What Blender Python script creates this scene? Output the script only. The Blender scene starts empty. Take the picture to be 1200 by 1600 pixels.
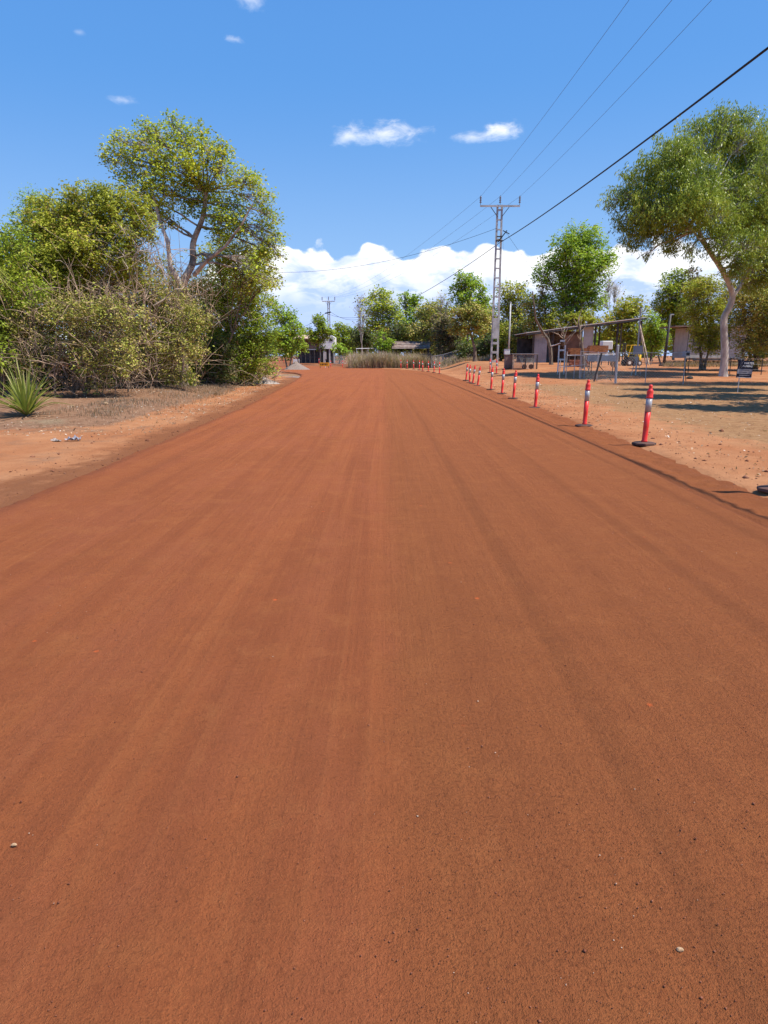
import bpy, math, random
import numpy as np
from mathutils import Vector, Matrix

SC = bpy.context.scene
COL = SC.collection
R = math.radians
rng = np.random.default_rng(7)
random.seed(7)

# ------------------------------------------------------------------ camera
CAMZ = 1.62
PITCH = R(12.9)
FPX = 1066.7
cam = bpy.data.cameras.new('camera')
cam.sensor_fit = 'VERTICAL'; cam.sensor_height = 36; cam.lens = 24
cam.clip_start = 0.05; cam.clip_end = 8000
camo = bpy.data.objects.new('camera', cam); COL.objects.link(camo)
camo.location = (0, 0, CAMZ); camo.rotation_euler = (math.pi/2 - PITCH, 0, 0)
SC.camera = camo

# ------------------------------------------------------------------ light
SUN_EL, SUN_AZ = R(60), R(106)            # azimuth clockwise from +Y
S = Vector((math.cos(SUN_EL)*math.sin(SUN_AZ), math.cos(SUN_EL)*math.cos(SUN_AZ), math.sin(SUN_EL)))
sl = bpy.data.lights.new('sun', 'SUN'); sl.energy = 5.0; sl.angle = R(0.53); sl.color = (1.0, 0.95, 0.87)
so = bpy.data.objects.new('sun', sl); COL.objects.link(so)
so.rotation_euler = S.to_track_quat('Z', 'Y').to_euler()
so.location = (30, -10, 60)
vs = SC.view_settings
vs.view_transform = 'Standard'; vs.look = 'None'; vs.gamma = 1; vs.exposure = 0.35; vs.use_curve_mapping = False
SC.render.engine = 'CYCLES'
SC.cycles.max_bounces = 6; SC.cycles.transparent_max_bounces = 8
SC.cycles.diffuse_bounces = 3


class NT:
    """small helper for node trees"""
    def __init__(s, nt): s.nt = nt; s.n = nt.nodes; s.l = nt.links
    def new(s, t, **k):
        n = s.n.new(t)
        for a, b in k.items(): setattr(n, a, b)
        return n
    def put(s, sock, v):
        if isinstance(v, bpy.types.NodeSocket): s.l.new(v, sock)
        elif v is not None: sock.default_value = v
    def m(s, op, a, b=None, c=None, clamp=False):
        n = s.new('ShaderNodeMath', operation=op, use_clamp=clamp)
        s.put(n.inputs[0], a)
        if b is not None: s.put(n.inputs[1], b)
        if c is not None: s.put(n.inputs[2], c)
        return n.outputs[0]
    def ss(s, x, a, b, lo=0.0, hi=1.0):
        n = s.new('ShaderNodeMapRange', interpolation_type='SMOOTHSTEP')
        s.put(n.inputs[0], x); s.put(n.inputs[1], a); s.put(n.inputs[2], b); s.put(n.inputs[3], lo); s.put(n.inputs[4], hi)
        return n.outputs[0]
    def mix(s, f, a, b, mode='MIX'):
        n = s.new('ShaderNodeMix', data_type='RGBA', blend_type=mode)
        s.put(n.inputs[0], f); s.put(n.inputs[6], c4(a)); s.put(n.inputs[7], c4(b))
        return n.outputs[2]
    def noise(s, vec, scale, detail=3, rough=0.55, dist=0.0, dim='3D'):
        n = s.new('ShaderNodeTexNoise', noise_dimensions=dim)
        if vec is not None: s.put(n.inputs['Vector'], vec)
        s.put(n.inputs['Scale'], scale); s.put(n.inputs['Detail'], detail)
        s.put(n.inputs['Roughness'], rough); s.put(n.inputs['Distortion'], dist)
        return n.outputs['Fac']
    def vor(s, vec, scale, feature='F1', dim='3D', out='Distance'):
        n = s.new('ShaderNodeTexVoronoi', feature=feature, voronoi_dimensions=dim)
        s.put(n.inputs['Vector'], vec); s.put(n.inputs['Scale'], scale)
        return n.outputs[out]
    def vmul(s, v, k):
        n = s.new('ShaderNodeVectorMath', operation='MULTIPLY')
        s.put(n.inputs[0], v); n.inputs[1].default_value = k
        return n.outputs[0]
    def comb(s, x, y, z=0.0):
        n = s.new('ShaderNodeCombineXYZ')
        s.put(n.inputs[0], x); s.put(n.inputs[1], y); s.put(n.inputs[2], z)
        return n.outputs[0]
    def sep(s, v):
        n = s.new('ShaderNodeSeparateXYZ'); s.put(n.inputs[0], v); return n.outputs


def c4(c):
    if isinstance(c, (tuple, list)) and len(c) == 3: return (*c, 1.0)
    return c


# ------------------------------------------------------------------ sky
wd = bpy.data.worlds.new('World'); SC.world = wd; wd.use_nodes = True
w = NT(wd.node_tree); w.n.clear()
sky = w.new('ShaderNodeTexSky', sky_type='NISHITA', sun_disc=False)
sky.sun_elevation = SUN_EL; sky.sun_rotation = SUN_AZ; sky.altitude = 0
sky.air_density = 1.0; sky.dust_density = 0.6; sky.ozone_density = 2.2
STR = 0.10
tc = w.new('ShaderNodeTexCoord').outputs['Generated']
dx, dy, dz = w.sep(tc)
az = w.m('ARCTAN2', dx, dy); el = w.m('ARCSINE', dz)
v2 = w.comb(az, el)
# the phone renders the sky a cleaner, more even blue than the raw model: one white balance for the whole dome
bal = w.mix(1.0, sky.outputs[0], (0.86, 1.06, 1.28), 'MULTIPLY')
grad = w.mix(w.ss(el, 0.0, 0.36), (3.0, 4.9, 7.9), (0.95, 2.95, 6.9))
grad = w.mix(w.ss(el, 0.30, 0.80), grad, (0.30, 1.65, 5.7))
bal = w.mix(0.80, bal, grad, 'MIX')
# cumulus bank ringing the horizon
n1 = w.noise(w.comb(w.m('MULTIPLY', az, 3.1), 0.0, 4.0), 1.0, 3)
n2 = w.noise(w.vmul(v2, (1.0, 1.25, 1)), 26, 6, 0.6)
vo = w.vor(w.vmul(v2, (1.0, 1.2, 1)), 19, 'SMOOTH_F1', '2D')
vo2 = w.vor(w.vmul(v2, (1.0, 1.15, 1)), 47, 'SMOOTH_F1', '2D')
top = w.m('ADD', 0.139, w.m('MULTIPLY', w.m('SUBTRACT', n1, 0.5), 0.035))
edge = w.m('ADD', w.m('SUBTRACT', top, el), w.m('MULTIPLY', w.m('SUBTRACT', 0.42, vo), 0.040))
edge = w.m('ADD', edge, w.m('MULTIPLY', w.m('SUBTRACT', 0.4, vo2), 0.014))
edge = w.m('ADD', edge, w.m('MULTIPLY', w.m('SUBTRACT', n2, 0.5), 0.020))
edge = w.m('SUBTRACT', edge, w.ss(w.m('ABSOLUTE', w.m('ADD', az, -0.55)), 0.72, 0.95, 0, 0.12))
bankf = w.ss(edge, -0.0008, 0.0045)
n3 = w.noise(w.vmul(v2, (1.0, 2.2, 1)), 14, 5, 0.6, 0.4)
sh = w.m('ADD', w.ss(edge, 0.020, 0.080, 0, 0.95), w.m('MULTIPLY', w.ss(n3, 0.46, 0.66), 0.62))
sh = w.m('ADD', sh, w.ss(vo, 0.42, 0.75, 0, 0.22), clamp=True)
ccol = w.mix(sh, (9.6, 9.7, 9.9), (4.3, 5.7, 8.9))
skc = w.mix(bankf, bal, ccol)


def puff(px, py, rx, ry, op, seed, skc):
    a0 = math.atan((px-600)/FPX/math.cos(PITCH)); e0 = math.atan((800-py)/FPX)-PITCH
    u = w.m('DIVIDE', w.m('SUBTRACT', az, a0), rx/FPX)
    v = w.m('DIVIDE', w.m('SUBTRACT', el, e0), ry/FPX)
    d = w.m('SQRT', w.m('ADD', w.m('MULTIPLY', u, u), w.m('MULTIPLY', v, v)))
    nn = w.noise(w.comb(w.m('MULTIPLY', az, 1.0), w.m('MULTIPLY', el, 2.0), seed), 34, 5, 0.62, 0.3)
    f = w.ss(w.m('ADD', d, w.m('MULTIPLY', w.m('SUBTRACT', nn, 0.5), -2.6)), 1.25, -0.15)
    f = w.m('MULTIPLY', f, op)
    cc = w.mix(w.ss(v, -0.9, 0.4), (6.6, 7.6, 9.4), (9.5, 9.5, 9.7))
    return w.mix(f, skc, cc)


for i, (px, py, rx, ry, op) in enumerate([(600, 209, 54, 14, .75), (550, 214, 22, 12, .6), (765, 208, 24, 13, .95), (722, 217, 28, 7, .6), (398, 72, 14, 5, .45),
                                          (424, 6, 18, 11, .5), (243, 180, 18, 6, .35), (190, 89, 7, 4, .2), (-120, 150, 70, 16, .8), (1400, 60, 80, 18, .8)]):
    skc = puff(px, py, rx, ry, op, i*1.7, skc)
bg = w.new('ShaderNodeBackground'); w.l.new(skc, bg.inputs[0]); bg.inputs[1].default_value = STR
w.l.new(bg.outputs[0], w.new('ShaderNodeOutputWorld').inputs[0])


# ------------------------------------------------------------------ picture <-> place
def at(px, py, Y):
    """point at world distance Y along the view ray of a pixel of the 1200x1600 photograph"""
    x = (px-600)/FPX; v = (800-py)/FPX
    D = np.array((x, math.cos(PITCH)+v*math.sin(PITCH), v*math.cos(PITCH)-math.sin(PITCH)))
    return np.array((0, 0, CAMZ)) + D*(Y/D[1])


def sstep(x, a, b):
    t = np.clip((x-a)/(b-a), 0, 1); return t*t*(3-2*t)


def vnoise(x, y, seed=0):
    """smooth value noise, numpy"""
    x = np.asarray(x, float); y = np.asarray(y, float)
    xi = np.floor(x).astype(np.int64); yi = np.floor(y).astype(np.int64)
    fx = x-xi; fy = y-yi; fx = fx*fx*(3-2*fx); fy = fy*fy*(3-2*fy)
    def h(a, b):
        n = (a*374761393 + b*668265263 + seed*1442695041) & 0x7fffffff
        n = ((n ^ (n >> 13))*1274126177) & 0x7fffffff
        return ((n ^ (n >> 16)) & 0xffff)/65535.0
    return (h(xi, yi)*(1-fx)+h(xi+1, yi)*fx)*(1-fy)+(h(xi, yi+1)*(1-fx)+h(xi+1, yi+1)*fx)*fy - 0.5


def fbm(x, y, seed=0, o=4):
    s = 0; a = 1
    for i in range(o):
        s = s+a*vnoise(x*2**i+i*17.3, y*2**i-i*9.1, seed+i); a *= .5
    return s


_RY = [-400, 0, 7, 9, 13, 17, 22, 30, 40, 50, 58, 65, 72, 80, 88, 95, 102, 110, 118, 126, 200]
_RX = [3.4, 3.55, 3.75, 3.8, 4.0, 4.1, 4.25, 4.4, 4.55, 4.6, 4.6, 4.35, 3.6, 2.2, 0.0, -2.8, -6.5, -13, -26, -70, -70]
_LY = [-400, 0, 7, 10, 15, 23, 38, 55, 62, 68, 74, 80, 86, 92, 200]
_LX = [-3.7, -3.8, -4.05, -4.15, -4.3, -4.5, -5.3, -6.5, -7.3, -8.6, -11, -16, -28, -70, -70]


def xr(Y): return np.interp(Y, _RY, _RX) + 0.05*vnoise(np.asarray(Y)*.35, 0*np.asarray(Y), 5)
def xl(Y): return np.interp(Y, _LY, _LX) + 0.12*vnoise(np.asarray(Y)*.6, 0*np.asarray(Y), 9)


def gh(X, Y):
    """ground height"""
    X = np.asarray(X, float); Y = np.asarray(Y, float)
    u = X-xr(Y)
    left = -0.11 + 0*X
    right = 0.03 + 0*X
    k = sstep(u, 0.25, 0.85)
    z = left*(1-k)+right*k
    z = z + sstep(X, 6.3, 10.5)*sstep(Y, 38, 74)*0.95*(1-0.0*Y)
    # litter mound in front of the thicket
    v = X-xl(Y)
    z = z + 0.34*sstep(v, -1.9, -4.8)*sstep(Y, 17, 24)*(1-sstep(Y, 46, 60))*(0.8+0.9*vnoise(X*.5, Y*.35, 3))
    z = z + 0.09*sstep(v, 0, -1.0)*sstep(Y, 40, 90)
    d = np.minimum(1, np.maximum(0, np.maximum(u-.4, -v-.2))*1.2)
    z = z + d*(0.035*fbm(X*.9, Y*.9, 11)+0.05*vnoise(X*.22, Y*.22, 12)) + 0.018*d*fbm(X*4, Y*4, 13, 3)
    ink = sstep(-v, -.5, -1.2)*sstep(-u, -.2, .3)
    return z-0.10*ink*0


def hit(px, py):
    """ground point under a pixel"""
    Ys = np.concatenate([np.arange(2, 30, .02), np.arange(30, 260, .1)])
    x = (px-600)/FPX; v = (800-py)/FPX
    D = np.array((x, math.cos(PITCH)+v*math.sin(PITCH), v*math.cos(PITCH)-math.sin(PITCH)))
    X = D[0]/D[1]*Ys; Z = CAMZ+D[2]/D[1]*Ys
    b = np.nonzero(Z <= gh(X, Ys))[0]
    i = b[0] if len(b) else len(Ys)-1
    return np.array((X[i], Ys[i], float(gh(X[i], Ys[i]))))


def gp(px, Y):
    """ground point in the column px at distance Y"""
    z = 0.0
    for _ in range(3):
        X = (px-600)/FPX*(Y*math.cos(PITCH)+(CAMZ-z)*math.sin(PITCH)); z = float(gh(X, Y))
    return np.array((X, Y, z))


# ------------------------------------------------------------------ materials
def mat(name, col, rough=0.8, metal=0.0, var=0.12, scale=3.0, bump=0.0, bscale=20.0, spec=0.3, col2=None, stretch=None):
    m = bpy.data.materials.new(name); m.use_nodes = True
    t = NT(m.node_tree); b = t.n['Principled BSDF']
    tcn = t.new('ShaderNodeTexCoord').outputs['Object']
    if stretch: tcn = t.vmul(tcn, stretch)
    f = t.noise(tcn, scale, 5, 0.6)
    c2 = col2 or tuple(c*(1-2.2*var) for c in col)
    c1 = col if col2 else tuple(min(1, c*(1+var)) for c in col)
    t.put(b.inputs['Base Color'], t.mix(t.ss(f, 0.36, 0.66), c1, c2))
    b.inputs['Roughness'].default_value = rough; b.inputs['Metallic'].default_value = metal
    b.inputs['Specular IOR Level'].default_value = spec
    if bump:
        bn = t.new('ShaderNodeBump'); bn.inputs['Strength'].default_value = min(1, bump); bn.inputs['Distance'].default_value = 0.02
        t.put(bn.inputs['Height'], t.noise(tcn, bscale, 4, 0.6)); t.l.new(bn.outputs[0], b.inputs['Normal'])
    return m


def leafmat(name, c1, c2, c3, dry=0.08, trans=0.35, rough=0.5):
    """c1 dark green .. c2 light green by each leaf's own tint; a share 'dry' of leaves has c3"""
    m = bpy.data.materials.new(name); m.use_nodes = True
    t = NT(m.node_tree); b = t.n['Principled BSDF']; out = t.n['Material Output']
    a = t.new('ShaderNodeAttribute', attribute_name='tint').outputs['Fac']
    big = t.noise(t.new('ShaderNodeTexCoord').outputs['Object'], 0.55, 3)
    f = t.m('ADD', t.m('MULTIPLY', a, 0.75), t.m('MULTIPLY', t.m('SUBTRACT', big, 0.5), 1.5), clamp=True)
    col = t.mix(f, c1, c2)
    if dry > 0:
        dv = t.m('ADD', t.m('FRACT', t.m('MULTIPLY', a, 37.7)), t.m('MULTIPLY', t.m('SUBTRACT', big, 0.5), 0.9))
        col = t.mix(t.ss(dv, 1-dry-0.02, 1-dry+0.02), col, c3)
    t.put(b.inputs['Base Color'], col); b.inputs['Roughness'].default_value = rough; b.inputs['Specular IOR Level'].default_value = 0.18
    tr = t.new('ShaderNodeBsdfTranslucent'); t.put(tr.inputs[0], t.mix(0.5, col, (0.34, 0.47, 0.06), 'MIX'))
    mx = t.new('ShaderNodeMixShader'); mx.inputs[0].default_value = trans
    t.l.new(b.outputs[0], mx.inputs[1]); t.l.new(tr.outputs[0], mx.inputs[2]); t.l.new(mx.outputs[0], out.inputs[0])
    return m


M = {}
M['olive'] = leafmat('olive_leaf', (0.214, 0.237, 0.028), (0.753, 0.753, 0.077), (0.526, 0.365, 0.095), .12)
M['tall'] = leafmat('tall_tree_leaf', (0.188, 0.268, 0.026), (0.830, 0.874, 0.065), (0.701, 0.581, 0.065), .10)
M['bright'] = leafmat('bright_leaf', (0.185, 0.312, 0.027), (0.555, 0.728, 0.057), (0.506, 0.416, 0.057), .03)
M['green'] = leafmat('green_leaf', (0.149, 0.232, 0.023), (0.571, 0.651, 0.057), (0.460, 0.373, 0.068), .05)
M['scrub'] = leafmat('scrub_leaf', (0.196, 0.213, 0.036), (0.555, 0.569, 0.090), (0.503, 0.388, 0.128), .38, .2)
M['brown'] = leafmat('dry_leaf', (.10, .07, .045), (.26, .18, .11), (.15, .16, .05), .25, .15)
M['gum'] = leafmat('gum_leaf', (0.116, 0.179, 0.024), (0.570, 0.632, 0.076), (0.460, 0.407, 0.062), .03, .28, .38)
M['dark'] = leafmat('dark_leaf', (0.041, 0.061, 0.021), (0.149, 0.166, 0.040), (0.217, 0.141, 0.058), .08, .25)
M['blade'] = leafmat('blade_leaf', (.13, .17, .030), (.46, .48, .10), (.42, .36, .16), .12, .3)
M['straw'] = leafmat('straw', (.20, .12, .07), (.46, .31, .19), (.30, .27, .13), .12, .2)
M['clod'] = leafmat('clod', (.15, .055, .030), (.34, .15, .08), (.26, .12, .07), .2, 0.0, .9)
M['mdry'] = leafmat('grey_dry_grass', (.17, .115, .08), (.38, .28, .205), (.30, .17, .10), .2, .2)
M['fluff'] = leafmat('pale_dry_grass', (.36, .23, .165), (.60, .42, .31), (.38, .32, .14), .1, .3)
M['litter'] = leafmat('leaf_litter', (.20, .11, .06), (.55, .38, .24), (.62, .52, .42), .1, .1)
M['bark'] = mat('bark', (.20, .155, .115), .9, var=.25, scale=9, bump=.8, bscale=30, stretch=(1, 1, .3))
M['pbark'] = mat('pale_bark', (.60, .54, .46), .8, scale=3, bump=.4, bscale=14, col2=(.36, .31, .27), stretch=(1, 1, .45))
M['twig'] = mat('twig_bark', (.46, .36, .27), .9, var=.3, scale=2)
M['vine'] = mat('dry_vine', (.46, .32, .22), .9, var=.3, scale=2)
M['galv'] = mat('galvanised_steel', (.50, .49, .47), .6, .15, .12, 2.5, spec=.5)
M['steel'] = mat('dark_steel', (.085, .075, .07), .6, .3, .2, 3)
M['rust'] = mat('rusty_sheet', (.20, .13, .10), .8, .2, .2, 2, col2=(.32, .25, .21))
M['white'] = mat('white_paint', (.78, .76, .72), .6, 0, .05, 2)
M['cream'] = mat('cream_wall', (.50, .48, .43), .8, 0, .06, 1.5)
M['greyw'] = mat('grey_wall', (.36, .38, .41), .7, 0, .08, 1.2)
M['brownw'] = mat('brown_wall', (.23, .16, .13), .85, 0, .15, 1.5)
M['dgrey'] = mat('dark_grey_sheet', (.07, .068, .07), .7, 0, .2, 2)
M['glass'] = mat('dark_glass', (.02, .022, .025), .12, 0, .1, 1, spec=.6)
M['yellow'] = mat('yellow_paint', (.80, .52, .03), .45, 0, .1, 3, spec=.5)
M['timber'] = mat('orange_timber', (.38, .15, .06), .8, 0, .2, 3, stretch=(1, 1, 4))
M['ptimber'] = mat('weathered_timber', (.42, .33, .25), .85, 0, .2, 4)
M['brick'] = mat('red_brick', (.34, .14, .09), .9, 0, .2, 5)
M['rubber'] = mat('black_rubber', (.045, .036, .034), .85, 0, .4, 8, bump=.4, bscale=30, col2=(.13, .065, .045))
M['red'] = mat('red_plastic', (.84, .022, .014), .42, 0, .05, 9, spec=.5, col2=(.68, .045, .025))
M['band'] = mat('reflective_band', (.42, .40, .385), .35, .25, .08, 8, spec=.5)
M['cable'] = mat('black_cable', (.02, .02, .022), .7)
M['wire'] = mat('aluminium_wire', (.13, .14, .17), .5, .4)
M['porc'] = mat('grey_porcelain', (.22, .20, .20), .3, spec=.6)
M['navy'] = mat('navy_print', (.012, .014, .035), .5)
M['lgrey'] = mat('light_grey_print', (.36, .34, .36), .6)
M['buff'] = mat('buff_stone', (.42, .27, .15), .9, 0, .3, 40)
M['stone'] = mat('stone', (.40, .33, .28), .9, 0, .3, 9, bump=.5)
M['gravelm'] = mat('grey_gravel', (.30, .25, .215), .95, 0, .3, 14, bump=.8, bscale=40, col2=(.20, .13, .10))
M['orange'] = mat('orange_board', (.78, .36, .03), .5)
M['grit'] = leafmat('road_grit', (.17, .055, .030), (.36, .14, .075), (.62, .46, .32), .012, 0.0, .9)


# ------------------------------------------------------------------ object helpers
def tag(o, label=None, cat=None, group=None, kind=None):
    if label: o['label'] = label
    if cat: o['category'] = cat
    if group: o['group'] = group
    if kind: o['kind'] = kind
    return o


def empty(name, loc, rz=0.0):
    o = bpy.data.objects.new(name, None); COL.objects.link(o)
    o.location = loc; o.rotation_euler.z = rz; o.empty_display_size = .3
    return o


def link(name, me, m, parent=None, smooth=False):
    o = bpy.data.objects.new(name, me); COL.objects.link(o)
    if m is not None and not me.materials: me.materials.append(m)
    if parent is not None: o.parent = parent
    if smooth: me.shade_smooth()
    return o


def npmesh(name, V, F, m, parent=None, tint=None, smooth=False):
    """V (n,3), F (k,3|4) numpy"""
    V = np.asarray(V, np.float32); F = np.asarray(F, np.int32)
    me = bpy.data.meshes.new(name)
    k, s = F.shape
    me.vertices.add(len(V)); me.vertices.foreach_set('co', V.ravel())
    me.loops.add(k*s); me.loops.foreach_set('vertex_index', F.ravel())
    me.polygons.add(k); me.polygons.foreach_set('loop_start', np.arange(0, k*s, s, dtype=np.int32))
    try: me.polygons.foreach_set('loop_total', np.full(k, s, np.int32))
    except Exception: pass
    if tint is not None:
        a = me.attributes.new('tint', 'FLOAT', 'FACE'); a.data.foreach_set('value', np.asarray(tint, np.float32))
    if smooth: me.polygons.foreach_set('use_smooth', np.ones(k, bool))
    me.update(calc_edges=True)
    return link(name, me, m, parent)


class MB:
    """collects simple solids into one mesh"""
    def __init__(s): s.v = []; s.f = []
    def add(s, v, f):
        n = len(s.v); s.v += [tuple(p) for p in v]; s.f += [tuple(i+n for i in q) for q in f]; return s
    def box(s, c, d, rot=None):
        x, y, z = (q/2 for q in d)
        P = [Vector(p) for p in ((-x, -y, -z), (x, -y, -z), (x, y, -z), (-x, y, -z), (-x, -y, z), (x, -y, z), (x, y, z), (-x, y, z))]
        if rot is not None: P = [rot @ p for p in P]
        return s.add([p+Vector(c) for p in P], [(0, 3, 2, 1), (4, 5, 6, 7), (0, 1, 5, 4), (1, 2, 6, 5), (2, 3, 7, 6), (3, 0, 4, 7)])
    def bar(s, a, b, w_, h_):
        a = Vector(a); b = Vector(b); d = b-a
        q = d.to_track_quat('Z', 'Y').to_matrix()
        return s.box((a+b)/2, (w_, h_, d.length), q)
    def rod(s, a, b, r, r2=None, n=8):
        a = Vector(a); b = Vector(b); d = b-a; r2 = r if r2 is None else r2
        q = d.to_track_quat('Z', 'Y').to_matrix()
        V = []
        for P, rr in ((a, r), (b, r2)):
            for i in range(n):
                t = 2*math.pi*i/n; V.append(P+q @ Vector((rr*math.cos(t), rr*math.sin(t), 0)))
        F = [(i, (i+1) % n, n+(i+1) % n, n+i) for i in range(n)] + [tuple(range(n))[::-1], tuple(range(n, 2*n))]
        return s.add(V, F)
    def lathe(s, prof, c=(0, 0, 0), n=16):
        V = []; F = []
        for (r, z) in prof:
            for i in range(n):
                t = 2*math.pi*i/n; V.append((c[0]+r*math.cos(t), c[1]+r*math.sin(t), c[2]+z))
        for j in range(len(prof)-1):
            for i in range(n): F.append((j*n+i, j*n+(i+1) % n, (j+1)*n+(i+1) % n, (j+1)*n+i))
        F.append(tuple(range(n))[::-1]); F.append(tuple(range((len(prof)-1)*n, len(prof)*n)))
        return s.add(V, F)
    def build(s, name, m, parent=None, smooth=False, bevel=0.0):
        me = bpy.data.meshes.new(name); me.from_pydata(s.v, [], s.f); me.update()
        o = link(name, me, m, parent)
        if smooth: me.shade_smooth()
        if bevel:
            b = o.modifiers.new('b', 'BEVEL'); b.width = bevel; b.segments = 2; b.limit_method = 'ANGLE'
        return o


def copy_tree(o, parent=None):
    c = o.copy(); COL.objects.link(c)
    if parent is not None: c.parent = parent
    for ch in o.children: copy_tree(ch, c)
    return c


# ------------------------------------------------------------------ plant geometry (numpy)
def tube(path, rad, n=6):
    P = np.asarray(path, float); r = np.asarray(rad, float); k = len(P)
    T = np.gradient(P, axis=0); T /= np.linalg.norm(T, axis=1)[:, None]+1e-9
    ref = np.array((0.13, .97, .2)); A = np.cross(T, ref); A /= np.linalg.norm(A, axis=1)[:, None]+1e-9
    B = np.cross(T, A)
    t = np.arange(n)*2*np.pi/n
    V = P[:, None]+r[:, None, None]*(np.cos(t)[None, :, None]*A[:, None]+np.sin(t)[None, :, None]*B[:, None])
    i = np.arange(n); F = []
    for j in range(k-1):
        F.append(np.stack([j*n+i, j*n+(i+1) % n, (j+1)*n+(i+1) % n, (j+1)*n+i], 1))
    return V.reshape(-1, 3), np.concatenate(F)


def tubes(P, r, n=3):
    """many tubes: P (N,k,3), r (N,k)"""
    N, k, _ = P.shape
    T = np.gradient(P, axis=1); T /= np.linalg.norm(T, axis=2)[..., None]+1e-9
    ref = np.array((0.3, .9, .25)); A = np.cross(T, ref); A /= np.linalg.norm(A, axis=2)[..., None]+1e-9
    B = np.cross(T, A)
    t = np.arange(n)*2*np.pi/n
    V = P[:, :, None]+r[:, :, None, None]*(np.cos(t)[None, None, :, None]*A[:, :, None]+np.sin(t)[None, None, :, None]*B[:, :, None])
    i = np.arange(n); F = []
    for j in range(k-1):
        F.append(np.stack([j*n+i, j*n+(i+1) % n, (j+1)*n+(i+1) % n, (j+1)*n+i], 1))
    F = np.concatenate(F)
    F = (F[None]+(np.arange(N)*k*n)[:, None, None]).reshape(-1, 4)
    return V.reshape(-1, 3), F


def bez(a, c, b, k=7):
    t = np.linspace(0, 1, k)[:, None]
    return (1-t)**2*np.asarray(a)+2*t*(1-t)*np.asarray(c)+t*t*np.asarray(b)


def leaf_quads(C, L, W, droop=0.0, up=0.5, flutter=1.0):
    """rhombic leaves at C; droop pulls them downwards"""
    N = len(C)
    d = rng.normal(size=(N, 3)); d[:, 2] = d[:, 2]*(.5-.1*droop)-1.7*droop
    d /= np.linalg.norm(d, axis=1)[:, None]
    nrm = rng.normal(size=(N, 3))*flutter; nrm += np.array((.35, -.22, 1.0))*up
    s = np.cross(d, nrm); s /= np.linalg.norm(s, axis=1)[:, None]+1e-9
    sc = rng.uniform(.65, 1.25, N)[:, None]
    l = d*L*sc; ww = s*W*sc*.5
    nn = np.cross(s, d)*W*sc*.18
    V = np.stack([C, C+l*.45+ww+nn, C+l, C+l*.45-ww+nn], 1)
    return V.reshape(-1, 3), np.arange(N*4).reshape(-1, 4)


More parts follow.
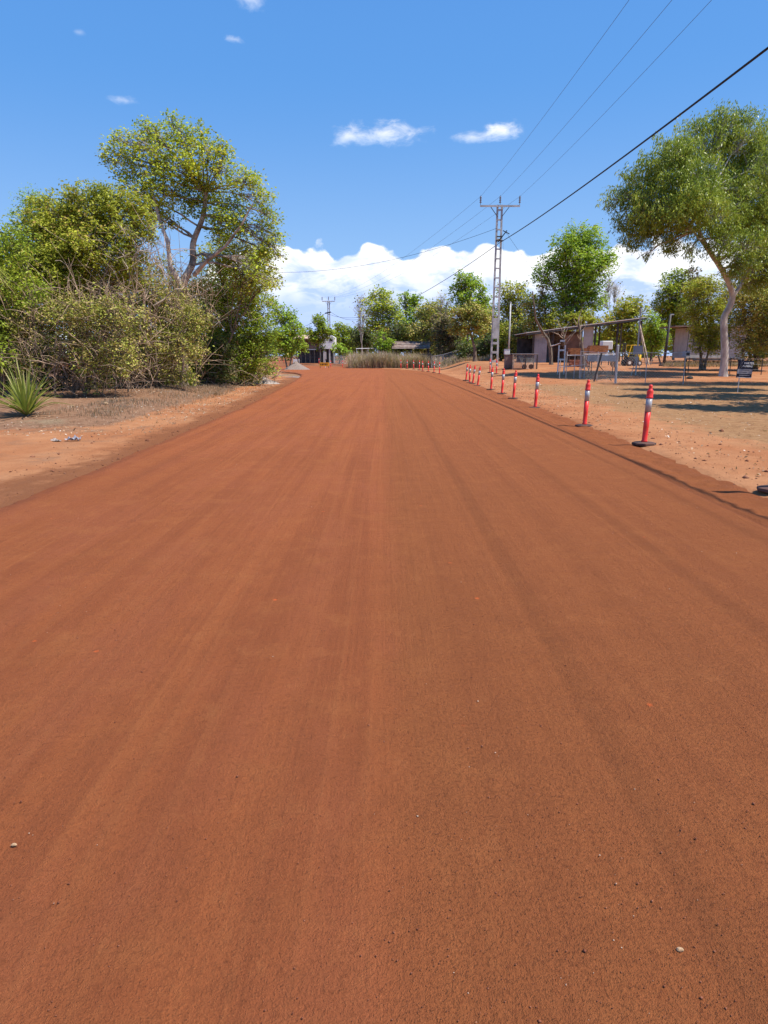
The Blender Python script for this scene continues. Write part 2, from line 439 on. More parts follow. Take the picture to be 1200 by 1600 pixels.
def tree(name, label, cat, base, r0, blobs, Y, leaf, bark='bark', L=.10, W=.055, cov=3.0, fork=.45, stems=1, group=None,
         droop=0.0, up=1.7, clus=1.0, csize=.20, trunk=None, vary=.35, gaps=.0, twign=1, limbr=.38, lean=0.0):
    """blobs: (px, py, rpx[, dY[, rypx]]) in the photograph's column/row at distance Y+dY; every one becomes leafy mass of true depth"""
    root = empty(name, base); tag(root, label, cat, group)
    base = np.asarray(base, float)
    Bs = []
    for b in blobs:
        px, py, rp = b[:3]; dY = b[3] if len(b) > 3 else rng.uniform(-.5, .5)*rp*Y/FPX*1.2
        yy = Y+dY; r = rp*yy/FPX; rz = (b[4]*yy/FPX if len(b) > 4 else r*.85)
        c = at(px, py, yy); Bs.append((c, r, rz))
    cen = np.mean([b[0] for b in Bs], axis=0); lowz = min(b[0][2]-b[2] for b in Bs)
    TV = []; TF = []; off = 0
    def addt(v, f):
        nonlocal off
        TV.append(v); TF.append(f+off); off += len(v)
    forks = []
    if trunk is not None:
        pts = np.array([at(*p) if len(p) == 3 else p for p in trunk]); k = len(pts)
        pts[0] = base-np.array((0, 0, .15))
        t = np.linspace(0, 1, k); tt = np.linspace(0, 1, k*4)
        pp = np.stack([np.interp(tt, t, pts[:, i]) for i in range(3)], 1)
        for _ in range(2): pp[1:-1] = (pp[:-2]+pp[1:-1]*2+pp[2:])/4
        rr = r0*(1-.6*tt); rr[0] *= 1.35; rr[1] *= 1.12
        addt(*tube(pp, rr, 10)); forks = [(pp[i], rr[i]) for i in range(int(len(pp)*.55), len(pp), 2)]
    else:
        for s in range(stems):
            bb = base+np.array((rng.normal()*.25, rng.normal()*.25, -.12))*(stems > 1) - np.array((0, 0, .1))
            fh = base[2]+max(.4, (cen[2]-base[2])*fork*rng.uniform(.8, 1.15))
            q = s/max(1, stems-1)-.5 if stems > 1 else 0
            fp = np.array((bb[0]*.55+cen[0]*.45+q*(max(b[0][0] for b in Bs)-min(b[0][0] for b in Bs))*.35+lean, bb[1]*.6+cen[1]*.4, fh))
            mid = (bb+fp)/2+np.array((rng.normal()*.18, rng.normal()*.18, 0))*min(1, fh*.25)
            p = bez(bb, mid, fp, 7); rr = r0/math.sqrt(stems)*np.linspace(1.1, .62, 7); rr[0] *= 1.3
            addt(*tube(p, rr, 8)); forks.append((p[-1], rr[-1])); forks.append((p[-2], rr[-2]))
    CC = []; CR = []; tw = []
    for (c, r, rz) in Bs:
        fd = [np.linalg.norm(c-f[0]) for f in forks]; fp, fr = forks[int(np.argmin(fd))]
        ctl = (fp+c)/2+np.array((rng.normal()*.1, rng.normal()*.1, .15*np.linalg.norm(c-fp)*(.5 if c[2] > fp[2] else 1)))
        pth = bez(fp, ctl, c, 8); pth[1:-1] += rng.normal(size=(6, 3))*.03*np.linalg.norm(c-fp)*.5
        addt(*tube(pth, np.linspace(max(.012, fr*limbr*1.4), max(.008, fr*.16), 8), 5))
        nc = max(5, int(clus*34*(r*r)**.35*2.0/(r+.6)*r/(.9)))
        u = rng.normal(size=(nc, 3)); u /= np.linalg.norm(u, axis=1)[:, None]
        rad = rng.uniform(.25, 1.0, nc)**.55
        cc = c+u*rad[:, None]*np.array((r, r, rz))*(1+vary*rng.uniform(-1, 1, (nc, 1))*.5)
        if gaps > 0: cc = cc[vnoise(cc[:, 0]*.9+31, cc[:, 2]*.9+cc[:, 1]*.5, 77) > -0.5+gaps]
        CC.append(cc); CR.append(np.full(len(cc), csize*(r+.35)) * rng.uniform(.7, 1.4, len(cc)))
        st = pth[rng.integers(4, 8, len(cc))]
        md = (st+cc)/2+rng.normal(size=cc.shape)*.12*r+np.array((0, 0, .1*r))
        tw.append(np.stack([st, md, cc], 1))
    tw = np.concatenate(tw); rt = np.array((.012, .007, .004))[None]*rng.uniform(.6, 1.2, (len(tw), 1))*(Y/30)**.5
    addt(*tubes(tw, rt*np.ones((len(tw), 3)), 3))
    tr = npmesh('trunk', np.concatenate(TV)-base, np.concatenate(TF), M[bark], root, smooth=True)
    # leaves
    CC = np.concatenate(CC); CR = np.concatenate(CR)
    area = sum(math.pi*b[1]*b[2] for b in Bs); N = int(cov*area/(.5*L*W)*1.0)
    wgt = CR**2; idx = rng.choice(len(CC), N, p=wgt/wgt.sum())
    K = 9
    g = rng.normal(size=(len(CC), K, 3)); g /= np.linalg.norm(g, axis=2)[..., None]; g *= rng.uniform(.3, 1, (len(CC), K, 1))**.5
    g[..., 2] *= .8
    sub = CC[:, None]+g*CR[:, None, None]*1.35; sr = CR[:, None]*rng.uniform(.22, .55, (len(CC), K))
    kk = rng.integers(0, K, N); h_ = rng.normal(size=(N, 3))
    C = sub[idx, kk]+h_*sr[idx, kk][:, None]*np.array((.75, .75, .55 if droop < .5 else .95))
    ctint = rng.uniform(0, 1, (len(CC), K))[idx, kk]
    ok = C[:, 2] > gh(C[:, 0], C[:, 1])+.05; ctint = ctint[ok]
    C = C[C[:, 2] > gh(C[:, 0], C[:, 1])+.05]
    if droop > 0: C[:, 2] += .0
    V, F = leaf_quads(C, L, W, droop, up)
    tint = np.clip(rng.uniform(0, 1, len(C))*.6+.4*ctint, 0, 1)
    cr = npmesh('crown', V-base, F, M[leaf], root, tint)
    return root


def twig_mass(name, parent, boxes, n, m, ln=(.5, 1.6), r=.008, upb=.8, base=(0, 0, 0)):
    """arching dead stems and vines inside the blobs (c, r, rz)"""
    P = []
    per = max(1, n//len(boxes))
    for (c, rr, rz) in boxes:
        a = c+rng.uniform(-1, 1, (per, 3))*np.array((rr, rr*.8, rz))
        a[:, 2] = np.maximum(a[:, 2], gh(a[:, 0], a[:, 1]))
        d = rng.normal(size=(per, 3)); d[:, 2] = np.abs(d[:, 2])*upb+.15; d /= np.linalg.norm(d, axis=1)[:, None]
        l = rng.uniform(*ln, per)[:, None]
        e = rng.normal(size=(per, 3))*.35; e[:, 2] -= .25
        t = np.array((0, .33, .66, 1.0))[None, :, None]
        P.append(a[:, None]+d[:, None]*l[:, None]*t+e[:, None]*l[:, None]*t*t)
    P = np.concatenate(P)
    rad = rng.uniform(.5, 1.6, (len(P), 1))*r*np.array((1.2, 1, .75, .4))[None]
    V, F = tubes(P, rad, 3)
    o = npmesh(name, V-np.asarray(base), F, m, parent, smooth=True); o['kind'] = 'stuff'
    return o


def px_boxes(L, Y): return [(at(a, b, Y+(c[1] if isinstance(c, tuple) else 0)), (c[0] if isinstance(c, tuple) else c)*Y/FPX, (c[0] if isinstance(c, tuple) else c)*Y/FPX) for a, b, c in L]


# ================================================================== ground
def dirt_material(name, road=False):
    m = bpy.data.materials.new(name); m.use_nodes = True
    t = NT(m.node_tree); b = t.n['Principled BSDF']
    P = t.new('ShaderNodeTexCoord').outputs['Object']
    x, y, z = t.sep(P)
    lg = t.noise(P, 0.35, 4); md = t.noise(P, 2.3, 5, .6); fi = t.noise(P, 34, 6, .68); vf = t.noise(P, 150, 4, .7)
    if road:
        streak = t.noise(t.comb(t.m('MULTIPLY', x, 3.2), t.m('MULTIPLY', y, .07)), 1.0, 5, .6)
        streak2 = t.noise(t.comb(t.m('MULTIPLY', x, 13), t.m('MULTIPLY', y, .12), 5.0), 1.0, 4, .6)
        cross = t.noise(t.comb(t.m('MULTIPLY', x, 1.3), t.m('MULTIPLY', y, 10), 2.0), 1.0, 4, .6)
        col = t.mix(t.ss(lg, .35, .65), (0.337, 0.100, 0.034), (0.301, 0.091, 0.031))
        col = t.mix(t.m('MULTIPLY', t.ss(streak, .42, .62), .60), col, (0.242, 0.069, 0.026))
        col = t.mix(t.m('MULTIPLY', t.ss(streak2, .5, .68), .32), col, (0.378, 0.128, 0.044))
        # right half coarser and browner, a soft seam down the middle where two grader passes met
        seam = t.ss(t.m('ADD', x, t.m('MULTIPLY', t.m('SUBTRACT', md, .5), .35)), -.10, .22)
        col = t.mix(t.m('MULTIPLY', seam, .5), col, (0.289, 0.098, 0.032))
        smear = t.m('MULTIPLY', t.m('SUBTRACT', 1.0, seam), t.ss(t.noise(t.comb(t.m('MULTIPLY', x, 1.6), t.m('MULTIPLY', y, .5), 9), 1, 4), .46, .62))
        col = t.mix(t.m('MULTIPLY', smear, .5), col, (0.319, 0.096, 0.039))
        col = t.mix(t.m('MULTIPLY', t.ss(md, .50, .72), .35), col, (0.383, 0.133, 0.043))
        col = t.mix(t.m('MULTIPLY', t.ss(fi, .52, .66), .50), col, (0.212, 0.062, 0.022))
        col = t.mix(t.m('MULTIPLY', t.ss(vf, .55, .70), .40), col, (0.495, 0.184, 0.067))
        col = t.mix(t.m('MULTIPLY', t.ss(vf, .47, .34), t.m('ADD', .40, t.m('MULTIPLY', seam, .30))), col, (0.177, 0.051, 0.019))
        m8 = t.noise(t.comb(x, t.m('MULTIPLY', y, .55), 1.0), 7, 6, .75)
        col = t.mix(t.m('MULTIPLY', t.ss(m8, .50, .66), .30), col, (0.218, 0.069, 0.026))
        col = t.mix(t.m('MULTIPLY', t.ss(m8, .46, .33), .22), col, (0.424, 0.153, 0.052))
        spot = t.vor(P, 2.1, out='Distance')
        col = t.mix(t.m('MULTIPLY', t.ss(t.m('ADD', spot, t.m('MULTIPLY', fi, .05)), .070, .045), .6), col, (0.684, 0.128, 0.032))
        # darker soil lips at both edges, and a shadow line painted on the right (attribute: 1 on the edge)
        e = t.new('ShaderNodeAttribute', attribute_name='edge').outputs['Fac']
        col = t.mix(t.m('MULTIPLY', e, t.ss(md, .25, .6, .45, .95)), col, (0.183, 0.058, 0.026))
        hgt = t.m('ADD', t.m('MULTIPLY', fi, .50), t.m('MULTIPLY', vf, .42))
        hgt = t.m('ADD', hgt, t.m('MULTIPLY', cross, t.m('ADD', .55, t.m('MULTIPLY', seam, .25))))
        hgt = t.m('ADD', hgt, t.m('MULTIPLY', t.noise(P, 260, 2, .6), t.m('ADD', .10, t.m('MULTIPLY', seam, .10))))
        hgt = t.m('ADD', hgt, t.m('MULTIPLY', streak2, .45))
        clod = t.noise(P, 75, 3, .8)
        hgt = t.m('ADD', hgt, t.m('MULTIPLY', t.ss(clod, .50, .80), t.m('ADD', .10, t.m('MULTIPLY', seam, .12))))
        dist = .026
    else:
        A = t.new('ShaderNodeAttribute', attribute_name='litter').outputs['Fac']
        G = t.new('ShaderNodeAttribute', attribute_name='gravel').outputs['Fac']
        DM = t.new('ShaderNodeAttribute', attribute_name='disturbed').outputs['Fac']
        col = t.mix(t.ss(lg, .38, .62), (0.379, 0.150, 0.061), (0.445, 0.206, 0.093))
        col = t.mix(t.m('MULTIPLY', t.ss(md, .45, .7), .5), col, (0.313, 0.120, 0.048))
        side = t.ss(x, -2.0, 3.0)
        lit = t.mix(t.ss(t.noise(P, 5, 5, .7), .42, .62), t.mix(side, (0.251, 0.145, 0.086), (0.335, 0.189, 0.086)), t.mix(side, (0.158, 0.084, 0.048), (0.223, 0.114, 0.049)))
        lit = t.mix(t.m('MULTIPLY', t.ss(t.noise(P, 26, 4, .7), .50, .66), .55), lit, t.mix(side, (0.353, 0.233, 0.143), (0.419, 0.260, 0.123)))
        lf = t.m('ADD', A, t.m('MULTIPLY', t.m('SUBTRACT', t.noise(P, .9, 5, .65), .5), 1.3))
        col = t.mix(t.m('MULTIPLY', t.ss(lf, .35, .75), .88), col, lit)
        col = t.mix(t.m('MULTIPLY', t.ss(fi, .52, .72), .5), col, (0.220, 0.093, 0.041))
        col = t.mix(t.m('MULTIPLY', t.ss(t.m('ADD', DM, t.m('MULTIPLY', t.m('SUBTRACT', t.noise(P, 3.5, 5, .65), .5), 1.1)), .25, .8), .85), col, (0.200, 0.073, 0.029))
        gcol = t.mix(t.ss(fi, .4, .6), (0.340, 0.251, 0.150), (0.200, 0.130, 0.075))
        col = t.mix(t.m('MULTIPLY', t.ss(t.m('ADD', G, t.m('MULTIPLY', t.m('SUBTRACT', md, .5), .8)), .4, .7), .8), col, gcol)
        hgt = t.m('ADD', t.m('MULTIPLY', fi, .8), t.m('ADD', t.m('MULTIPLY', md, 1.6), t.m('MULTIPLY', vf, .15)))
        dist = .03
    t.put(b.inputs['Base Color'], col)
    b.inputs['Roughness'].default_value = .95; b.inputs['Specular IOR Level'].default_value = .12
    bn = t.new('ShaderNodeBump'); bn.inputs['Strength'].default_value = 1.0; bn.inputs['Distance'].default_value = dist
    t.put(bn.inputs['Height'], hgt); t.l.new(bn.outputs[0], b.inputs['Normal'])
    return m


def axis(*segs):
    out = []
    for a, b, n in segs: out.append(np.linspace(a, b, n, endpoint=False))
    return np.concatenate(out+[[segs[-1][1]]])


gx = axis((-2500, -200, 10), (-200, -40, 32), (-40, -14, 60), (-14, -3, 130), (-3, 3, 6), (3, 8, 66), (8, 30, 110), (30, 70, 60), (70, 250, 26), (250, 2500, 10))
gy = axis((-2500, -100, 8), (-100, 0, 12), (0, 4, 8), (4, 25, 180), (25, 60, 150), (60, 130, 90), (130, 300, 40), (300, 3500, 16))
XX, YY = np.meshgrid(gx, gy); ZZ = gh(XX, YY)
nx_, ny_ = len(gx), len(gy)
i = np.arange(nx_-1)[None]+np.arange(ny_-1)[:, None]*nx_
F = np.stack([i, i+1, i+1+nx_, i+nx_], -1).reshape(-1, 4)
V = np.stack([XX, YY, ZZ], -1).reshape(-1, 3)
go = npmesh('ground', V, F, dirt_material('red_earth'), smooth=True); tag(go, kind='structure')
u = XX-xr(YY); v = XX-xl(YY)
lit = 0.80*sstep(u, 1.0, 4.0)*(1-sstep(YY, 36, 44)*sstep(XX, 4, 7)*.75)+0.2*sstep(YY, 60, 80)
lit = np.maximum(lit, .25*(XX > 14)*(YY > 36))
# bare driveway strip beside the cones and at the left
lit = np.where(XX < 0, 0.95*sstep(v, -2.3, -3.3)*sstep(YY, 15, 20)+.35*sstep(v, -.8, -1.6), lit)
lit = lit-0.35*sstep(u, 2.2, 1.0)*(XX > 0)
gvl = np.exp(-(((XX+8.6)/1.4)**2+((YY-62)/4)**2))+np.exp(-(((XX+9)/1.2)**2+((YY-18.3)/1.0)**2))*.7
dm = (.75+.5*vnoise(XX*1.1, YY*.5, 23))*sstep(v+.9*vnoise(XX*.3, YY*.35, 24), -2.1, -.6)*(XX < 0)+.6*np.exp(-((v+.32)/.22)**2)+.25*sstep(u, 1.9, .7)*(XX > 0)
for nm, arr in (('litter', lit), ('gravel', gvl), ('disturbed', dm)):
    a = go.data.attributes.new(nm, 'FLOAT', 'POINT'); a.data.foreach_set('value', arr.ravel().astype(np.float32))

# ---- road: graded earth sheet with a lip at each side
ry = np.concatenate([np.linspace(-60, .8, 40, endpoint=False), np.exp(np.linspace(math.log(.8), math.log(126), 640))])
cols = 330; tt = np.linspace(0, 1, cols)
sL = xl(ry)-.34; sR = xr(ry)+1.05
lipm = np.concatenate([np.linspace(0, .09, 36, endpoint=False), np.linspace(.09, .86, cols-36-50, endpoint=False), np.linspace(.86, 1, 50)])
RX = sL[:, None]+(sR-sL)[:, None]*lipm[None]; RYY = np.repeat(ry[:, None], cols, 1)
u = RX-xr(RYY); v = RX-xl(RYY)
wob = .03*vnoise(RYY*3.1, RX*0, 21)
lip = sstep(u, .25+wob, .55+wob)
Z = .020*lip*(1-.9*sstep(u, .15, 1.05))
Z = Z-.05*sstep(u, .7, 1.05)-.012*np.exp(-(u/.04)**2)
Z = Z-(.17+.05*vnoise(RX*2, RYY*2, 8))*sstep(v+.04*vnoise(RYY*5, RX*3, 4), -.06, -.20)-.1*sstep(v, -.2, -.34)
body = sstep(v, 0, .3)*(1-lip)
# wheel tracks and grader ridges
for (x0, wd_, d_, yy0) in ((1.42, .09, .010, 0), (2.02, .07, .007, 0), (2.75, .10, .008, 1), (3.2, .05, .006, 0), (-1.35, .10, .006, 2), (-2.25, .08, .008, 0), (-3.3, .12, .010, 0), (-.55, .07, .004, 0)):
    cx = x0+.10*vnoise(RYY*.12, RX*0, 31)+x0*.0018*np.maximum(RYY, 0)
    Z = Z-body*d_*.30*np.exp(-((RX-cx)/wd_)**2)+body*d_*.12*np.exp(-((RX-cx-.2)/(wd_*.8))**2)
near = 1/(1+np.maximum(0, RYY-1)*.06)
Z = Z+body*(.009*vnoise(RX*1.1, RYY*.5, 41)+.0020*vnoise(RX*7, RYY*.9, 42)+.0055*vnoise(RX*4, RYY*13, 43)*near+.0022*vnoise(RX*21, RYY*21, 44)*near)
ed = .6*np.exp(-((u+.0+.02*vnoise(RYY*1.2, RX*0, 14))/.035)**2)+.30*sstep(u+.12*vnoise(RYY*.8, RX*0, 3), .35, .6) + .75*np.exp(-((v+.02+.05*vnoise(RYY*4, RX*0, 19))/.09)**2)  # first term paints a thin shadow line along the furrow, by the cable's shadow
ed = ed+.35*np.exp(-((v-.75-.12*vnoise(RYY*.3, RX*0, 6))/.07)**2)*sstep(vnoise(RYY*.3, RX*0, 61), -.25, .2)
Z = Z+.035*sstep(u, .02, .12)*(1-sstep(u, .8, 1))*vnoise(RX*6, RYY*6, 71)
Z = Z + .02*sstep(v, .02, -.1)*vnoise(RX*11, RYY*9, 72)
V = np.stack([RX, RYY, Z], -1).reshape(-1, 3); n_ = len(ry)
i = np.arange(cols-1)[None]+np.arange(n_-1)[:, None]*cols
F = np.stack([i, i+1, i+1+cols, i+cols], -1).reshape(-1, 4)
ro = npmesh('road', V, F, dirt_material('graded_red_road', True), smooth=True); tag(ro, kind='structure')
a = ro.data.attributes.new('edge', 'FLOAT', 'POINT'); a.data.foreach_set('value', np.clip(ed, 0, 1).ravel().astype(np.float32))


def scatter_stones(name, X, Y, Zf, size, m, tint):
    o8 = np.array(((1, 0, 0), (-1, 0, 0), (0, 1, 0), (0, -1, 0), (0, 0, .7), (0, 0, -.4)), float)
    f8 = np.array(((0, 2, 4), (2, 1, 4), (1, 3, 4), (3, 0, 4), (2, 0, 5), (1, 2, 5), (3, 1, 5), (0, 3, 5)))
    N = len(X); k = rng.uniform(.55, 1.35, (N, 6, 1)); a = rng.uniform(0, 6.28, N)
    P = o8[None]*k*size[:, None, None]
    c, s = np.cos(a)[:, None], np.sin(a)[:, None]
    P = np.stack([P[..., 0]*c-P[..., 1]*s, P[..., 0]*s+P[..., 1]*c, P[..., 2]], -1)
    P += np.stack([X, Y, Zf], -1)[:, None]
    F = (f8[None]+(np.arange(N)*6)[:, None, None]).reshape(-1, 3)
    return npmesh(name, P.reshape(-1, 3), F, m, None, np.repeat(tint, 8))


N = 17000
yy = np.exp(rng.uniform(math.log(1.2), math.log(26), N)); xx = rng.uniform(-1, 1, N)*np.minimum(3.5, yy*.62+.2)
dens = (xx > 0)*.55+.45; keep = rng.uniform(0, 1, N) < dens*(vnoise(xx*2, yy*2, 88)+.75)
xx, yy = xx[keep], yy[keep]
sz = .0013*np.exp(rng.normal(0, .5, len(xx)))*(1+yy*.07)
tag(scatter_stones('loose_grit', xx, yy, np.full(len(xx), .002), np.minimum(sz, .006), M['grit'], rng.uniform(0, 1, len(xx))), kind='stuff')

# ---- leaf litter and small stones on the verges
N = 15000
yy = np.concatenate([rng.uniform(15, 48, N//2), rng.uniform(7, 48, N//2)])
xx = np.concatenate([xl(yy[:N//2])-1.0-np.abs(rng.normal(0, 3.0, N//2)), xr(yy[N//2:])+1.0+rng.uniform(0, 1, N//2)**1.2*17])
keep = vnoise(xx*.8, yy*.8, 55)+rng.uniform(-.5, .5, N) > -.05
xx, yy = xx[keep], yy[keep]
C = np.stack([xx, yy, gh(xx, yy)+.012], -1)
V, F = leaf_quads(C, .065, .032, 0, 2.5); V[:, 2] = np.maximum(V[:, 2], gh(V[:, 0], V[:, 1])+.006)
tag(npmesh('leaf_litter', V, F, M['litter'], None, rng.uniform(0, 1, len(C))), kind='stuff')
N = 3400
yy = rng.uniform(8, 45, N); sd = rng.uniform(0, 1, N) < .5
xx = np.where(sd, xl(yy)-.10-np.abs(rng.normal(0, 1.0, N)), xr(yy)+.55+np.abs(rng.normal(0, 1.4, N)))
tag(scatter_stones('verge_clods', xx, yy, gh(xx, yy)+.004, .009*np.exp(rng.normal(0, .6, N)), M['clod'], rng.uniform(0, 1, N)), kind='stuff')


def grass(name, X, Y, h, w_, m, bend=.35, parent=None, base=(0, 0, 0), clump=0.0):
    N = len(X); Z = gh(X, Y); h = h*np.clip(1+clump*(vnoise(X*.45, Y*.3, 7)*1.6+vnoise(X*1.3, Y*.9, 8)), .25, 1.5)
    a = rng.uniform(0, 6.28, N); hh = h*rng.uniform(.4, 1.1, N); b = bend*hh*rng.uniform(.2, 1.3, N)
    d = np.stack([np.cos(a), np.sin(a)], -1); s = np.stack([-d[:, 1], d[:, 0]], -1)*w_*.5
    p0 = np.stack([X, Y, Z-.02], -1); p1 = p0+np.concatenate([d*b[:, None]*.3, (hh*.6)[:, None]], 1); p2 = p0+np.concatenate([d*b[:, None], hh[:, None]], 1)
    S3 = np.concatenate([s, np.zeros((N, 1))], 1)
    V = np.stack([p0-S3, p0+S3, p1+S3*.8, p2, p1-S3*.8], 1).reshape(-1, 3)
    k = np.arange(N)[:, None]*5
    F = np.concatenate([k+np.array([[0, 1, 2, 4]]), k+np.array([[4, 2, 3, 3]])])
    # second face as tri fan -> use quads with a tiny top edge
    V = V.reshape(N, 5, 3); V = np.concatenate([V, V[:, 3:4]+S3[:, None]*.15], 1).reshape(-1, 3)
    k = np.arange(N)[:, None]*6
    F = np.concatenate([k+np.array([[0, 1, 2, 4]]), k+np.array([[4, 2, 5, 3]])])
    t_ = rng.uniform(0, 1, N)
    return npmesh(name, V-np.asarray(base), F, m, parent, np.concatenate([t_, t_]))


# dry low growth on the mound at the left and on the right verge
N = 16000
yy = rng.uniform(19, 46, N); xx = xl(yy)-2.2-rng.uniform(0, 1, N)*3.2
keep = vnoise(xx*1.1, yy*.7, 91)+rng.uniform(-.35, .35, N) > 0.02
tag(grass('dry_grass', xx[keep], yy[keep], .16, .012, M['mdry'], .6), kind='stuff')
N = 9000
yy = rng.uniform(16, 62, N); xx = xr(yy)+1.4+rng.uniform(0, 1, N)*18
keep = vnoise(xx*.7, yy*.5, 95)+rng.uniform(-.3, .3, N) > 0.10
tag(grass('verge_stubble', xx[keep], yy[keep], .07, .012, M['straw'], .8), kind='stuff')

# ================================================================== thicket on the left
def boxes(L):  # (px,py,rpx,Y)
    return [(at(a, b, Y), r*Y/FPX, r*Y/FPX) for a, b, r, Y in L]


t1 = tree('shrub', 'olive green shrub at the left edge of the photo, behind the bladed pandanus', 'shrub', gp(-10, 26), .14,
     [(-45, 430, 55), (-10, 400, 45), (22, 385, 34), (0, 470, 55), (40, 450, 35), (-20, 540, 50)], 26, 'green', L=.13, W=.06, cov=3.0, stems=3, droop=.35)
t2 = tree('slender_tree', 'small feathery tree poking above the shrubs at far left', 'tree', gp(62, 36), .12,
     [(48, 312, 20), (40, 345, 22), (72, 330, 22), (30, 372, 18), (75, 365, 24)], 36, 'bright', L=.11, W=.05, cov=1.7, fork=.8, csize=.24)
t3 = tree('large_shrub', 'broad rounded yellow-green shrub left of the tall forked tree', 'shrub', gp(135, 29), .2,
     [(95, 340, 40), (140, 325, 38), (185, 330, 40), (70, 318, 18), (110, 305, 17), (150, 300, 16), (188, 303, 16), (222, 318, 16), (222, 345, 22), (212, 365, 26), (110, 385, 48), (165, 385, 50), (70, 400, 40), (60, 350, 26), (95, 440, 48), (150, 450, 48), (205, 420, 34), (45, 430, 32)],
     29, 'olive', L=.135, W=.066, cov=4.2, stems=5, fork=.6, csize=.17, droop=.25, clus=1.25)
t4 = tree('tangled_shrub', 'sparse brown-leaved shrub choked with dead vines, under the broad shrub', 'shrub', gp(120, 27), .12,
     [(60, 500, 38), (120, 500, 42), (180, 490, 42), (60, 560, 32), (130, 560, 36), (190, 555, 34), (20, 520, 30), (150, 600, 18)],
     26.3, 'scrub', L=.11, W=.062, cov=2.5, stems=7, fork=.3, csize=.2)
t5 = tree('tangled_shrub', 'grey-brown twiggy shrub in front of the tall tree trunk', 'shrub', gp(245, 31), .12,
     [(235, 455, 34), (265, 480, 38), (235, 520, 38), (280, 540, 34), (250, 570, 30), (300, 500, 30), (225, 575, 22), (285, 590, 14)],
     30.3, 'scrub', L=.11, W=.062, cov=2.5, stems=6, fork=.3, csize=.2)
t6 = tree('tall_tree', 'tall forked tree with airy yellow-green crown rising above the left thicket', 'tree', gp(286, 36), .26,
     [(178, 238, 20), (205, 222, 22), (240, 212, 26), (283, 212, 30), (325, 236, 26), (345, 262, 24), (383, 284, 26), (408, 318, 24), (428, 345, 14), (420, 385, 20), (440, 400, 10),
      (195, 265, 20), (235, 260, 34), (285, 258, 38), (325, 290, 32), (255, 305, 34), (300, 320, 30), (365, 330, 30), (222, 320, 20), (395, 360, 26), (345, 365, 22), (425, 440, 20), (400, 420, 26), (432, 370, 16), (350, 345, 26), (262, 345, 16), (165, 250, 10), (316, 208, 13), (268, 190, 14), (224, 198, 12), (182, 214, 11), (345, 226, 11), (210, 298, 24), (238, 330, 22), (204, 328, 18), (395, 290, 14), (352, 240, 14), (432, 420, 12), (415, 400, 18)],
     36, 'tall', bark='twig', L=.15, W=.09, cov=2.3, csize=.17, clus=1.5, vary=.6, gaps=.16, limbr=.26,
     trunk=[(288, 600, 36), (287, 530, 36), (283, 470, 36), (286, 440, 36), (303, 410, 36.3), (300, 380, 36.4), (318, 340, 36.4), (322, 300, 36.2)])
# second stem of the fork
pp = np.array([at(285, 452, 36), at(266, 415, 35.6), at(262, 378, 35.4), at(248, 340, 35.3), at(236, 290, 35.3)])
Vt, Ft = tube(np.stack([np.interp(np.linspace(0, 4, 17), range(5), pp[:, k]) for k in range(3)], 1), np.linspace(.15, .05, 17), 8)
b_ = np.array(t6.location); npmesh('limb', Vt-b_, Ft, M['pbark'], t6, smooth=True)
pp = np.array([at(303, 430, 36), at(325, 405, 35.6), at(352, 385, 35.5), at(378, 350, 35.4), at(395, 318, 35.4)])
Vt, Ft = tube(np.stack([np.interp(np.linspace(0, 4, 17), range(5), pp[:, k]) for k in range(3)], 1), np.linspace(.12, .03, 17), 8)
npmesh('limb', Vt-b_, Ft, M['twig'], t6, smooth=True)
t7 = tree('leafy_bush', 'dense green bush closing the thicket beside the road bend', 'bush', gp(365, 41), .16,
     [(345, 440, 34), (385, 450, 32), (405, 480, 28), (350, 490, 38), (395, 515, 34), (335, 535, 34), (370, 560, 36), (405, 550, 26), (420, 520, 18), (340, 580, 24), (385, 590, 20), (425, 575, 12)],
     41, 'green', L=.15, W=.08, cov=3.4, stems=5, fork=.35, csize=.19, clus=1.2)
t8 = tree('leafy_bush', 'yellowish bush top between the tall tree and the dense green bush', 'bush', gp(322, 38), .14,
     [(338, 400, 30), (372, 388, 28), (402, 402, 25), (420, 436, 20), (310, 445, 26), (380, 430, 34), (255, 415, 16), (315, 500, 22), (310, 560, 26)],
     38, 'olive', L=.15, W=.075, cov=3, stems=3, fork=.5)
for k, (px, Y, top_, lab) in enumerate(((20, 42, 375, 'dark shrub added to block light behind the left-edge shrub'), (120, 44, 330, 'dark shrub added to block light behind the broad rounded shrub'),
                                   (215, 46, 440, 'dark shrub added to block light behind the grey-brown twiggy shrub'), (330, 54, 445, 'dark shrub added to block light behind the dense green bush'))):
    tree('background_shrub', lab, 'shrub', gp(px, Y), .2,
         [(px-35, top_+30, 45), (px+30, top_+20, 45), (px, top_+70, 60), (px, top_+170, 60), (px-40, top_+110, 45), (px+45, top_+110, 45), (px, top_+130, 40)], Y, 'dark', L=.34, W=.2, cov=2.8, stems=3, group='dark shrubs added behind the thicket')  # row added to block light; dark leaves stand in for the thicket's inner shade
